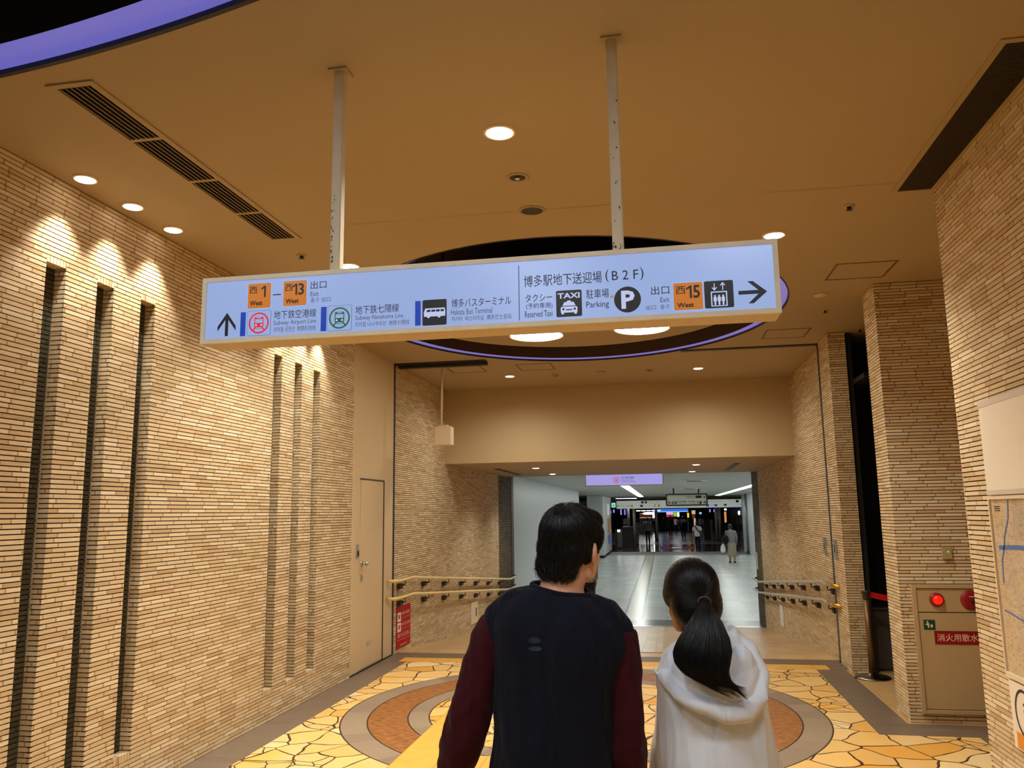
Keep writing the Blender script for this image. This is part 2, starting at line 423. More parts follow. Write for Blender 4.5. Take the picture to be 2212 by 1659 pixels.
# left brick wall with its six slots
slots = [(3.65, .148), (4.05, .148), (4.455, .148), (6.262, .146), (6.66, .146), (7.06, .146)]
Y0 = 2.7
mb, bk = MB(), MB()
holes = [(y-Y0, y-Y0+wd, 8*PT, 117*PT) for y, wd in slots]
wall_courses(mb, bk, (XL, Y0, 0), Y, X, 8.09-Y0, 0, ZC, holes)
for y, wd in slots:
    z0, z1, dp = .25, 2.98, .075
    wall_courses(mb, bk, (XL, y+wd, 0), -X, -Y, dp, z0, z1, u0=y)          # far jamb
    wall_courses(mb, bk, (XL-dp, y, 0), X, Y, dp, z0, z1, u0=y+3)         # near jamb
    for zz in ((8*PT+.002, z0), (z1, 117*PT-.002)):                                # soldier bricks at head and sill
        nb = 6; s = wd/nb
        for i in range(nb):
            a, b_ = y+i*s+.0015, y+(i+1)*s-.0015
            uvq = [(a*9, .010), (a*9+.01, .010), (a*9+.01, .016), (a*9, .016)]
            mb.quad([(XL, a, zz[0]), (XL, b_, zz[0]), (XL, b_, zz[1]), (XL, a, zz[1])], uvq)
            for za in zz: mb.quad([(XL, a, za), (XL, b_, za), (XL-dp, b_, za), (XL-dp, a, za)], uvq)
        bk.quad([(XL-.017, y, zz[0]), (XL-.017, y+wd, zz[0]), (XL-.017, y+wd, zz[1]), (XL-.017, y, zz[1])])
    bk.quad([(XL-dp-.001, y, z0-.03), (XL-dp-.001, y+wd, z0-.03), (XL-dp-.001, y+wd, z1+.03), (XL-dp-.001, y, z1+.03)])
wl = finish_wall('wall_left', mb, bk, 'long left wall of thin tan bricks with six tall slots')
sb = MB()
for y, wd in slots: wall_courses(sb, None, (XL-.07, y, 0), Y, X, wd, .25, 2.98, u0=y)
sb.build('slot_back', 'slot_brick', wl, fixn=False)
# return of the left wall towards the concourse on the left
mb, bk = MB(), MB(); wall_courses(mb, bk, (XL-2.5, Y0, 0), X, -Y, 2.5, 0, ZC)
finish_wall('wall_left_return', mb, bk, 'brick return at the near end of the left wall')

# flush metal panel with the service door
d1 = struct(MB().box(XL-.05, 8.09, 0, XL-.002, 9.40, ZC).build('door_1', 'panel_beige'), 'beige flush metal door in a tall metal panel on the left wall')
MB().box(XL-.02, 8.33, .03, XL+.004, 9.045, 2.0).build('door_leaf', 'panel_beige', d1)
g = MB().box(XL-.02, 8.315, 2.0, XL+.012, 9.06, 2.012); g.box(XL-.02, 9.045, .02, XL+.012, 9.06, 2.0)
g.build('door_shadow_line', 'dark_metal', d1)  # dark strips stand for the shadow line along the leaf's edges
MB().box(XL-.02, 8.1, 0, XL+.001, 9.4, .016).build('door_gap', 'black', d1)
k = MB(); k.box(XL, 8.225, 1.178, XL+.012, 8.275, 1.315); k.build('switch_plate', 'steel', d1)
MB().box(XL+.012, 8.232, 1.19, XL+.016, 8.268, 1.25).build('switch', 'black', d1)
k = MB(); k.cone((XL+.004, 8.375, 1.11), (XL+.05, 8.375, 1.11), .012); k.ell((XL+.06, 8.375, 1.11), (.02, .026, .026)); k.cone((XL+.004, 8.375, 1.11), (XL+.01, 8.375, 1.11), .032); k.build('door_knob', 'steel', d1, True)
k = MB(); k.box(XL+.004, 8.345, .925, XL+.01, 8.385, 1.0); k.cone((XL+.01, 8.365, .96), (XL+.022, 8.365, .96), .015); k.build('door_lock', 'steel', d1)
text_mesh('御用の方は', 'door_notice', 'grille_frame', d1, (XL+.0055, 8.55, .262), Y, Zv, .17, .022)
text_mesh('係員まで', 'door_notice', 'grille_frame', d1, (XL+.0055, 8.55, .232), Y, Zv, .15, .022)

# passage walls
mb, bk = MB(), MB(); wall_courses(mb, bk, (XL, 9.46, 0), Y, X, 15.85-9.46, -.8, ZC, u0=30)
finish_wall('wall_left_passage', mb, bk, 'left brick wall of the ramp passage')
mb, bk = MB(), MB(); wall_courses(mb, bk, (XL, 15.85, 0), Y, X, 1.35, -.8, 2.42, pitch_=.0516, gap=.007)
finish_wall('wall_left_end', mb, bk, 'dark brick strip at the foot of the ramp, left', 'dark_brick')
struct(MB().box(XL-.1, 17.2, -.75, XL+.01, 17.46, 2.42).build('trim_1', mat('oxblood', lin(66, 34, 24), .5)), 'dark red-brown jamb at the foot of the ramp')
mb, bk = MB(), MB(); wall_courses(mb, bk, (XR, 16.4, 0), -Y, -X, 16.4-9.5, -.8, ZC, u0=50)
finish_wall('wall_right_passage', mb, bk, 'right brick wall of the ramp passage')
mb, bk = MB(), MB(); wall_courses(mb, bk, (XR, 17.5, 0), -Y, -X, 1.1, -.8, 2.42, pitch_=.0516, gap=.007); wall_courses(mb, bk, (XR+1.2, 17.5, 0), -X, Y, 1.2, -.8, 2.42, pitch_=.0516, gap=.007)
finish_wall('wall_right_end', mb, bk, 'dark brick strip at the foot of the ramp, right', 'dark_brick')
# grooves of the shutter, left, right and across the ceiling
g = MB().box(XL-.08, 9.40, 0, XL-.004, 9.46, ZC); struct(g.build('trim_2', 'black_trim'), 'dark shutter groove in the left wall')
g = MB().box(1.797, 9.42, 0, XR+.08, 9.495, ZC); struct(g.build('trim_3', 'black_trim'), 'dark shutter groove in the right wall')
g = MB(); g.box(XL, 9.42, ZC-.012, -2.03, 9.50, ZC+.02); g.box(.29, 9.42, ZC-.012, 1.80, 9.50, ZC+.02); struct(g.build('trim_4', 'black_trim'), 'dark shutter slot across the ceiling')
g = MB().box(XL+.02, 9.50, ZC-.05, -2.03, 9.58, ZC); struct(g.build('trim_5', 'black_trim', bevel=.004), 'black steel edge of the ceiling slot, left half')

# near right wall, pillar, pilaster
mb, bk = MB(), MB()
wall_courses(mb, bk, (1.64, 4.88, 0), -Y, -X, 7.4, 0, ZC, u0=70); wall_courses(mb, bk, (2.6, 4.88, 0), -X, Y, .96, 0, ZC, u0=80)
finish_wall('wall_right', mb, bk, 'near right brick wall carrying the city map')
mb, bk = MB(), MB()
wall_courses(mb, bk, (1.80, 6.95, 0), X, -Y, 1.5, 0, ZC, u0=90); wall_courses(mb, bk, (1.80, 7.33, 0), -Y, -X, .38, 0, ZC, u0=96); wall_courses(mb, bk, (3.3, 7.33, 0), -X, Y, 1.5, 0, ZC, u0=99)
finish_wall('wall_pillar', mb, bk, 'broad brick pier holding the fire hydrant cabinet')
mb, bk = MB(), MB()
wall_courses(mb, bk, (1.80, 8.88, 0), X, -Y, .172, 0, ZC, u0=110); wall_courses(mb, bk, (1.80, 9.42, 0), -Y, -X, .54, 0, ZC, u0=112)
wall_courses(mb, bk, (1.972, 8.88, 0), Y, X, .7, 0, ZC, u0=115)
finish_wall('wall_pilaster', mb, bk, 'narrow brick pier at the start of the ramp')
mb, bk = MB(), MB(); wall_courses(mb, bk, (3.3, 4.0, 0), Y, -X, 2.95, 0, ZC, u0=120)
finish_wall('wall_alcove', mb, bk, 'brick wall closing the recess beside the pier')
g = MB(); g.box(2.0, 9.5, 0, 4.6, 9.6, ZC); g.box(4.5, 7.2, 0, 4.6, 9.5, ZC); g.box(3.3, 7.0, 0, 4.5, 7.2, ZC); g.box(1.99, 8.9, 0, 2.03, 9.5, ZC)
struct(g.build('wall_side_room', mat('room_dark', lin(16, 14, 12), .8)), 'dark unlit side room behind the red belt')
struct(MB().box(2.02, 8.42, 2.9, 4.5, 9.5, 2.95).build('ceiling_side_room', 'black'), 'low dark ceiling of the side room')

# ceiling with the oval opening and the edge of the big near ring
EC, EA, EB = (-.77, 7.51), 1.95, 2.297
def ell_pts(a, b_, z, n=96, c=EC): return [Vector((c[0]+a*math.cos(2*math.pi*i/n), c[1]+b_*math.sin(2*math.pi*i/n), z)) for i in range(n)]
mb = MB(); x0, x1, y0, y1 = -3.0, 1.4, 5.0, 10.0; n_ = 96
inner = ell_pts(EA, EB, ZC); outer = []
for p in inner:
    dx, dy = p.x-EC[0], p.y-EC[1]; ts = []
    if dx: ts.append(((x1 if dx > 0 else x0)-EC[0])/dx)
    if dy: ts.append(((y1 if dy > 0 else y0)-EC[1])/dy)
    t = min(ts); outer.append(Vector((EC[0]+dx*t, EC[1]+dy*t, ZC)))
mb.ring([inner, outer])
for cx, cy in ((x0, y0), (x1, y0), (x0, y1), (x1, y1)):
    cpt = Vector((cx, cy, ZC)); near = sorted(range(n_), key=lambda i: (outer[i]-cpt).length)[:2]
    mb.quad([cpt, outer[near[0]], outer[near[1]]])
for a in ((-5.7, 2.8, x0, 11.85), (x1, 2.8, 4.6, 11.85), (x0, 2.8, x1, y0), (x0, y1, x1, 11.85)):
    mb.quad([(a[0], a[1], ZC), (a[2], a[1], ZC), (a[2], a[3], ZC), (a[0], a[3], ZC)])
RO, RR = (-3.69, -5.64), 8.425                                              # big ring of the concourse
A0, A1, NA = 55, 106, 60
arc = lambda r, z: [Vector((RO[0]+r*math.cos(R(A0+(A1-A0)*i/NA)), RO[1]+r*math.sin(R(A0+(A1-A0)*i/NA)), z)) for i in range(NA+1)]
edge = arc(RR, ZC); mb.ring([edge, [Vector((p.x, 2.8, ZC)) for p in edge]], close=False)
mb.quad([edge[0], (edge[0].x, 2.8, ZC), (4.6, 2.8, ZC), (4.6, -5, ZC)])
mb.bm.normal_update()
cl = struct(mb.build('ceiling', 'ceiling_paint'), 'tan plaster ceiling with oval recess')
# oval recess: thin dark rim, glowing ledge just above it, dark upper wall, dark top
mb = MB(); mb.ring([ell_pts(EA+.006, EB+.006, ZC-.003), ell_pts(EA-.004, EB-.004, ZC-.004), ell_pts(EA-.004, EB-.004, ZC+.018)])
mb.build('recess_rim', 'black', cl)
mb = MB(); mb.ring([ell_pts(EA+.30, EB+.30, ZC+.026), ell_pts(EA-.065, EB-.065, ZC+.026)]); mb.build('recess_light_band', 'purple_glow', cl)
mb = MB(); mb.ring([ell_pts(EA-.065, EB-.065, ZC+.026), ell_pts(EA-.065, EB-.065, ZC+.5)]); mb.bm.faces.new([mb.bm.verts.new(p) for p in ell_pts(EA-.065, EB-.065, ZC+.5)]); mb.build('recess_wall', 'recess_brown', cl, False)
# near ring
mb = MB(); mb.ring([arc(RR+.010, ZC-.003), arc(RR-.012, ZC-.004), arc(RR-.012, ZC+.018)], close=False); mb.build('ring_rim', 'black', cl)
mb = MB(); mb.ring([arc(RR+.30, ZC+.03), arc(RR-.14, ZC+.03)], close=False); mb.build('ring_light_band', 'violet_glow', cl)
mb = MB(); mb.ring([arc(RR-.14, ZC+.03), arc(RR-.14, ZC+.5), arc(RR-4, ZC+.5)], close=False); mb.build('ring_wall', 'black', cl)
mb = MB(); mb.ring([arc(RR-.62, ZC+.06), arc(RR-4, ZC+.06)], close=False); mb.build('ring_inner_disc', 'ceiling_paint', cl)
# fine joint lines in the plaster
g = MB()
for a, b_ in (((-2.29, 4.70), (-.79, 4.713)), ((-.63, 4.714), (1.405, 4.735))): g.quad([(a[0], a[1], ZC-.001), (b_[0], b_[1], ZC-.001), (b_[0], b_[1]+.008, ZC-.001), (a[0], a[1]+.008, ZC-.001)])
g.build('plaster_joint', 'grille_frame', cl)

# beam over the ramp, soffit, far ceiling
ZS = 2.36
struct(MB().box(XL-.1, 11.8, ZS, 4, 11.95, ZC+.3).build('wall_beam', 'beam_paint'), 'deep plaster beam face over the ramp')
struct(MB().box(XL-.1, 11.95, ZS, XR+.3, 16.6, ZS+.15).build('ceiling_soffit', 'ceiling_paint'), 'low tan ceiling over the ramp')
struct(MB().box(-9, 16.6, 2.42, 9, 130, 2.6).build('ceiling_corridor', 'far_ceiling'), 'pale panel ceiling of the far corridor')

# floors
mb = MB(); mb.quad([(-8, -6, 0), (4.6, -6, 0), (4.6, 9.62, 0), (-8, 9.62, 0)]); struct(mb.build('floor', 'hall_paving'), 'stone paved hall floor with round inlay')
ZF = -.58
mb = MB(); mb.quad([(XL-.1, 9.62, 0), (XR+.1, 9.62, 0), (XR+.1, 9.9, 0), (XL-.1, 9.9, 0)]); mb.quad([(XL-.1, 9.9, 0), (XR+.1, 9.9, 0), (XR+.1, 16.4, ZF), (XL-.1, 16.4, ZF)])
fr_ = struct(mb.build('floor_ramp', 'ramp_tiles'), 'tan tiled ramp running down to the corridor')
mb = MB(); mb.quad([(-.96, 9.9, .004), (-.06, 9.9, .004), (-.06, 16.4, ZF+.004), (-.96, 16.4, ZF+.004)]); mb.build('guide_path', 'guide_tiles', fr_)
mb = MB(); mb.box(XL, 16.38, ZF-.02, XR, 16.55, ZF+.006); mb.build('drain_strip', 'steel', fr_)
mb = MB(); mb.quad([(-9, 16.4, ZF), (9, 16.4, ZF), (9, 17.4, ZF), (-9, 17.4, ZF)]); struct(mb.build('floor_threshold', 'grey_tiles'), 'grey tiled strip at the foot of the ramp')
mb = MB(); mb.quad([(-9, 17.4, ZF), (9, 17.4, ZF), (9, 42.3, ZF), (-9, 42.3, ZF)]); struct(mb.build('floor_corridor', 'white_tiles'), 'glossy white tiled corridor floor')
mb = MB(); mb.quad([(-9, 42.3, ZF), (9, 42.3, ZF), (9, 46, ZF), (-9, 46, ZF)]); struct(mb.build('floor_band', mat('band_grey', lin(112, 110, 104), .55)), 'grey band across the corridor floor')
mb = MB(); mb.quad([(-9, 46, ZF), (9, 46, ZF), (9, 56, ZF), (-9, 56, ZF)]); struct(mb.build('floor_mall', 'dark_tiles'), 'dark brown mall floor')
mb = MB(); mb.quad([(-9, 56, ZF), (9, 56, ZF), (9, 130, ZF), (-9, 130, ZF)]); struct(mb.build('floor_mall_far', 'grey_tiles'), 'glossy grey mall floor')
# corridor walls
wlc = struct(MB().box(-3.5, 17.46, ZF, XL-.01, 31.9, 2.42).build('wall_corridor_left', 'white_wall'), 'plain white corridor wall on the left')
struct(MB().box(4.25, 17.5, ZF, 4.5, 46, 2.42).build('wall_corridor_right', 'white_wall'), 'white corridor wall on the right')
g = MB(); g.box(-6.5, 36, ZF, -6.2, 40, 2.42); g.box(-6.5, 31.9, ZF, -6.2, 36, 2.42); struct(g.build('wall_side_exit', 'dark_grey'), 'dark side exit off the corridor')
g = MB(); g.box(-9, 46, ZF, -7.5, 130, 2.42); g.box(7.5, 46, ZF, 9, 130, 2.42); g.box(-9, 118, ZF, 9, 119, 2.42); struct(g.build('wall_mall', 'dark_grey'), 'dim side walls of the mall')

# ------------------------------------------------------------------ ceiling fixtures
def downlight(x, y, z, r, label, energy, color, size=120, blend=.7, group='round recessed downlights', lens='lamp_white', aim=None):
    t = thing('downlight', (x, y, z), label, 'ceiling light', group)
    k = MB().lathe((x, y, z), [(r*1.22, 0), (r*1.22, -.006), (r*1.12, -.010), (r*1.0, -.009), (r*.96, -.002)]); k.build('trim_ring', 'cream', t, True)
    k = MB().lathe((x, y, z), [(r*.98, -.006), (r*.9, -.012), (r*.5, -.016), (r*.01, -.017)], caps=True); k.build('lens', lens, t, True)
    if energy: spot(t, (x, y, z-.025), energy, color, size, blend, r*.7, aim)
    return t
for i, (y, lb) in enumerate(((3.72, 'lit wall-washing downlight above the slots, nearest to the viewer'), (4.13, 'lit wall-washing downlight above the slots, middle of the visible three'), (4.54, 'lit wall-washing downlight above the slots, closest to the hanging sign'))):
    downlight(-3.03, y, ZC, .053, lb, E_WASH, WARM, 80, .6, 'wall washers along the left brick wall')
for y, lb in ((6.33, 'wall-washing downlight hidden behind the big sign, first'), (6.73, 'wall-washing downlight hidden behind the big sign, second'), (7.13, 'wall-washing downlight hidden behind the big sign, third')):
    downlight(-3.03, y, ZC, .053, lb, E_WASH, WARM, 80, .6, 'wall washers along the left brick wall')
downlight(-.705, 3.65, ZC, .066, 'large bright downlight in mid ceiling between the two sign poles', E_DOWN, WARM, 130)
downlight(-2.22, 5.53, ZC, .066, 'bright downlight peeping out beside the left sign pole', E_DOWN, WARM, 130)
downlight(.823, 5.508, ZC, .066, 'bright downlight just over the right end of the big sign', E_DOWN, WARM, 130)
downlight(-1.96, 10.68, ZC, .06, 'small lit downlight before the beam, left one', E_DOWN*.6, WARM, 165, 1)
downlight(.54, 10.7, ZC, .06, 'small lit downlight before the beam, right one', E_DOWN*.6, WARM, 165, 1)
for x, y, lb in ((-2.04, 13.4, 'lit downlight in the low soffit, left front'), (.57, 13.45, 'lit downlight in the low soffit, right front'), (-2.05, 15.6, 'lit downlight in the low soffit, left rear'), (.59, 15.8, 'lit downlight in the low soffit, right rear')):
    downlight(x, y, ZS, .06, lb, E_DOWN*.42, WARM, 130, group='soffit downlights')
# unseen fill lamps added on the near ring to light the walkers' backs
for x, y, lb in ((-2.4, 1.15, 'added round fill lamp on the near ceiling ring, left, outside the frame'), (-.9, .95, 'added round fill lamp on the near ceiling ring, middle, outside the frame'), (.6, .55, 'added round fill lamp on the near ceiling ring, right, outside the frame'), (-.9, -.8, 'added round fill lamp on the near ceiling ring, rear, outside the frame')):
    b = thing('ring_fill_lamp', (x, y, ZC+.06), lb, 'ceiling light', 'added fill lamps on the near ceiling ring')
    MB().lathe((x, y, ZC+.06), [(.30, 0), (.30, -.008), (.282, -.008), (.28, 0)], 48).build('trim_ring', 'cream', b, True)
    MB().lathe((x, y, ZC+.06), [(.28, -.003), (.2, -.006), (.01, -.008)], 48, True).build('lens', 'fill_near', b, True)
# floating disc with four big round lamps
DZ = 3.50
t = thing('ceiling_disc', (EC[0], EC[1], DZ), 'tan round disc floating inside the oval ceiling recess', 'ceiling panel')
k = MB().lathe((EC[0], EC[1], DZ), [(.01, .05), (1.62, .05), (1.62, .0), (.01, 0)], 80); k.build('disc', 'ceiling_paint', t)
for sx in (-1, 1):
    for sy in (-1, 1): k = MB().cone((EC[0]+sx, EC[1]+sy, DZ+.05), (EC[0]+sx, EC[1]+sy, ZC+.5), .012); k.build('hanger_rod', 'black', t)
for x, y, lb in ((-1.25, 8.43, 'large glowing round lamp on the disc, left of the visible pair'), (-.13, 8.35, 'large glowing round lamp on the disc, right of the visible pair'), (-1.25, 6.65, 'large round lamp on the disc hidden behind the sign, left'), (-.13, 6.65, 'large round lamp on the disc hidden behind the sign, right')):
    b = thing('disc_lamp', (x, y, DZ), lb, 'ceiling light', 'four big lamps of the ceiling disc')
    MB().lathe((x, y, DZ), [(.30, 0), (.30, -.008), (.282, -.008), (.28, 0)], 48).build('trim_ring', 'cream', b, True)
    MB().lathe((x, y, DZ), [(.28, -.003), (.2, -.006), (.01, -.008)], 48, True).build('lens', 'lamp_big', b, True)
# small ceiling devices
t = thing('unlit_spotlight', (-.713, 4.203, ZC), 'small unlit recessed spotlight between bright downlight and round speaker', 'ceiling light')
MB().lathe((-.713, 4.203, ZC), [(.062, 0), (.062, -.005), (.046, -.006), (.044, 0)]).build('trim_ring', 'ceiling_paint', t, True)
MB().lathe((-.713, 4.203, ZC), [(.045, -.001), (.01, -.0015)], caps=True).build('dark_cup', 'grille_dark', t)
MB().lathe((-.713, 4.203, ZC), [(.016, -.002), (.016, -.012), (.006, -.016)], caps=True).build('bulb', 'steel', t, True)
t = thing('ceiling_speaker', (-.712, 4.712, ZC), 'round dark-meshed ceiling speaker sitting on the plaster joint line', 'speaker')
MB().lathe((-.712, 4.712, ZC), [(.082, 0), (.082, -.006), (.070, -.008), (.068, -.002)]).build('trim_ring', 'ceiling_paint', t, True)
MB().lathe((-.712, 4.712, ZC), [(.069, -.003), (.01, -.005)], caps=True).build('mesh_cover', 'grille_dark', t)
def sprinkler(x, y, lb):
    t = thing('sprinkler', (x, y, ZC), lb, 'sprinkler', 'ceiling sprinklers')
    MB().lathe((x, y, ZC), [(.036, 0), (.034, -.004), (.018, -.008)], 20, True).build('escutcheon', 'ceiling_paint', t, True)
    MB().lathe((x, y, ZC), [(.014, -.006), (.010, -.02), (.020, -.024), (.020, -.027)], 16, True).build('head', 'dark_metal', t, True)
sprinkler(1.21, 5.06, 'dark sprinkler head near the end of the black ceiling grille')
sprinkler(-2.456, 5.216, 'dark sprinkler head left of the left sign pole')
sprinkler(1.58, 7.81, 'dark sprinkler head between the two square ceiling hatches')
sprinkler(2.10, 8.757, 'dark sprinkler head at the mouth of the dark side room')
def detector(x, y, lb, r=.05, h=.03, m='grille_frame'):
    t = thing('smoke_detector', (x, y, ZC), lb, 'detector', 'ceiling detectors')
    MB().lathe((x, y, ZC), [(r, 0), (r, -.008), (r*.9, -.012)], 24, True).build('base', m, t, True)
    MB().lathe((x, y, ZC), [(r*.62, -.01), (r*.6, -h), (r*.3, -h-.004)], 20, True).build('sensor', m, t, True)
detector(1.433, 7.21, 'shallow round detector behind the right end of the sign', .06, .014, 'panel_beige')
detector(-1.35, 10.75, 'smoke detector before the beam, beside the left downlight')
detector(-.094, 10.684, 'smoke detector before the beam, left of the right downlight')
detector(-.725, 10.664, 'flat detector midway between the two smoke detectors', .055, .012)
def hatch(x, y, lb, s=.45):
    t = thing('ceiling_hatch', (x, y, ZC), lb, 'hatch', 'square ceiling access hatches'); h = s/2
    k = MB()
    for a, b_ in (((-h, -h), (h, -h+.016)), ((-h, h-.016), (h, h)), ((-h, -h+.016), (-h+.016, h-.016)), ((h-.016, -h+.016), (h, h-.016))):
        k.box(x+a[0], y+a[1], ZC-.004, x+b_[0], y+b_[1], ZC)
    k.build('frame', 'hatch_edge', t)
    MB().box(x-h+.02, y-h+.02, ZC-.002, x+h-.02, y+h-.02, ZC).build('lid', 'ceiling_paint', t)
hatch(1.605, 6.53, 'square ceiling hatch before the broad brick pier')
hatch(1.365, 8.79, 'square ceiling hatch close to the narrow brick pier')
hatch(-2.41, 10.04, 'square ceiling hatch behind the hanging rod')
hatch(-1.515, 10.09, 'square ceiling hatch just left of the small left downlight')
# long slatted vent, left
t = thing('slot_vent', (-2.41, 3.85, ZC), 'long slatted air vent in four sections over the left wall', 'air vent')
vx0, vx1, vy0, vy1 = -2.51, -2.32, 2.84, 4.86
k = MB(); k.box(vx0-.018, vy0-.018, ZC-.008, vx1+.018, vy0+.014, ZC); k.box(vx0-.018, vy1-.014, ZC-.008, vx1+.018, vy1+.018, ZC)
k.box(vx0-.018, vy0+.014, ZC-.008, vx0+.014, vy1-.014, ZC); k.box(vx1-.014, vy0+.014, ZC-.008, vx1+.018, vy1-.014, ZC)
cy = [3.36, 3.87, 4.37]
for y in cy: k.box(vx0+.014, y-.012, ZC-.008, vx1-.014, y+.012, ZC)
k.build('frame', 'ceiling_paint', t)
MB().box(vx0+.01, vy0+.01, ZC-.0015, vx1-.01, vy1-.01, ZC).build('duct_opening', 'black', t)
ys = [vy0+.014]+[q for y in cy for q in (y-.012, y+.012)]+[vy1-.014]
for i in range(4):
    k = MB()
    for j in range(6):
        x = vx0+.030+j*.026
        k.poly([(x-.010, ys[2*i], ZC-.002), (x-.006, ys[2*i], ZC-.002), (x+.004, ys[2*i], ZC-.010), (x, ys[2*i], ZC-.010)], Vector((0, ys[2*i+1]-ys[2*i], 0)))
    k.build('louvre', 'grille_frame', t)
# black grille, right
t = thing('ceiling_grille', (1.52, 4.08, ZC), 'long black mesh grille along the top of the near right wall', 'air vent')
gx0, gx1, gy0, gy1 = 1.435, 1.622, 3.31, 4.865
k = MB(); k.box(gx0-.03, gy0-.03, ZC-.006, gx0, gy1+.02, ZC); k.box(gx0, gy0-.03, ZC-.006, 1.638, gy0, ZC); k.box(gx0, gy1, ZC-.006, 1.638, gy1+.02, ZC); k.box(gx1, gy0, ZC-.006, 1.638, gy1, ZC)
k.build('frame', 'grille_frame', t)
MB().box(gx0, gy0, ZC-.0015, gx1, gy1, ZC).build('duct_opening', 'black', t)
k = MB()
n_ = 92
for i in range(n_): y = gy0+(gy1-gy0)*(i+.5)/n_; k.box(gx0, y-.003, ZC-.004, gx1, y+.003, ZC-.002)
for i in range(16): x = gx0+(gx1-gx0)*(i+.5)/16; k.box(x-.0012, gy0, ZC-.005, x+.0012, gy1, ZC-.0035)
k.build('mesh_bars', 'grille_dark', t)
for x, lb in ((-2.70, 'thin dark slot vent in the low soffit, left'), (1.21, 'thin dark slot vent in the low soffit, right')):
    t = thing('soffit_vent', (x, 14.5, ZS), lb, 'air vent', 'slot vents of the soffit')
    MB().box(x-.055, 13.36, ZS-.006, x+.055, 15.7, ZS).build('frame', 'grille_frame', t)
    MB().box(x-.045, 13.38, ZS-.010, x+.045, 15.68, ZS-.006).build('slot', 'black', t)

# ------------------------------------------------------------------ big hanging sign
SY = 2.90
sg = thing('hanging_sign', (-.67, SY+.08, ZC), 'long lit blue-white direction sign hanging from two poles', 'sign')
sx0, sx1, sz0, sz1 = -1.786, .442, 2.302, 2.572
k = MB(); k.box(sx0, SY+.004, sz0, sx1, SY+.135, sz1); k.build('casing', 'casing_shaded', sg, bevel=.004)
bw = .0175
k = MB(); k.box(sx0, SY-.008, sz1-bw, sx1, SY+.01, sz1); k.box(sx0, SY-.008, sz0, sx1, SY+.01, sz0+bw); k.box(sx0, SY-.008, sz0+bw, sx0+bw, SY+.01, sz1-bw); k.box(sx1-bw, SY-.008, sz0+bw, sx1, SY+.01, sz1-bw)
k.build('frame', 'cream_dirty_lit', sg)
MB().box(sx0+bw, SY-.001, sz0+bw, sx1-bw, SY+.006, sz1-bw).build('lit_panel', 'sign_lit', sg)
for px in (-1.252, -.122):
    k = MB(); k.box(px-.021, 2.959, sz1, px+.021, 3.001, ZC); p = k.build('pole', 'pole_shaded', sg, bevel=.003)
    MB().box(px-.04, 2.94, ZC-.008, px+.04, 3.02, ZC).build('flange', 'ceiling_paint', p)
def paint_chips(px, seed, n, zlo, zhi, side):
    rnd = random.Random(seed); k = MB()
    for i in range(n):
        z = rnd.uniform(zlo, zhi); x = px+rnd.uniform(-.018, .016)*(1 if side else .4)-(.0 if side else .012); s = rnd.uniform(.001, .003)
        pts = [(x+s*rnd.uniform(.6, 1.3)*math.cos(a), 2.9585, z+2.2*s*rnd.uniform(.6, 1.3)*math.sin(a)) for a in (0, 1, 2, 3, 4, 5)]
        k.poly(pts)
    k.build('paint_chips', 'dark_metal', sg)['kind'] = 'stuff'
paint_chips(-1.252, 3, 34, sz1, 2.95, 0); paint_chips(-.122, 5, 13, sz1+.1, 3.2, 1); paint_chips(-.122, 6, 18, sz1, sz1+.05, 1)

F = SY-.0022                       # plane of the lettering film
def st(s, x0, x1, z0, z1, m='sign_violet', name='lettering', bold=.0015, y=F): text_mesh(s, name, m, sg, (x0, y, z0), X, Zv, x1-x0, z1-z0, bold=bold)
def rrect(x0, x1, z0, z1, r, y, n=5):
    pts = []
    for cx, cz, a in ((x1-r, z1-r, 0), (x0+r, z1-r, 90), (x0+r, z0+r, 180), (x1-r, z0+r, 270)):
        pts += [(cx+r*math.cos(R(a+90*i/n)), y, cz+r*math.sin(R(a+90*i/n))) for i in range(n+1)]
    return pts
def plate(name, m, x0, x1, z0, z1, r=.006, y=F, parent=None): return MB().poly(rrect(x0, x1, z0, z1, r, y), Vector((0, .0008, 0))).build(name, m, parent or sg)
def shape(name, m, polys, y, parent, x0, z0, s, sz=None):
    """polys in unit coordinates, placed with the lower left corner at x0, z0"""
    k = MB()
    for p in polys: k.poly([(x0+a*s, y, z0+b_*(sz or s)) for a, b_ in p], Vector((0, .0005, 0)))
    return k.build(name, m, parent)
def circ(cx, cz, r, n=40): return [(cx+r*math.cos(2*math.pi*i/n), cz+r*math.sin(2*math.pi*i/n)) for i in range(n)]
def rring(name, m, cx, cz, r0, r1, y, parent, n=48):
    k = MB(); k.ring([[(cx+r*math.cos(2*math.pi*i/n), y, cz+r*math.sin(2*math.pi*i/n)) for i in range(n)] for r in (r0, r1)]); return k.build(name, m, parent)
arrow = [[(.5, 1), (1, .42), (1, .22), (.585, .70), (.585, 0), (.415, 0), (.415, .70), (0, .22), (0, .42)]]
shape('arrow', 'sign_black', arrow, F, sg, -1.715, 2.330, .078, .095)
a2 = [[(1-.0, .5), (.52, 1), (.33, 1), (.70, .585), (0, .585), (0, .415), (.70, .415), (.33, 0), (.52, 0)]]
shape('arrow', 'sign_black', a2, F, sg, .299, 2.342, .098, .081)
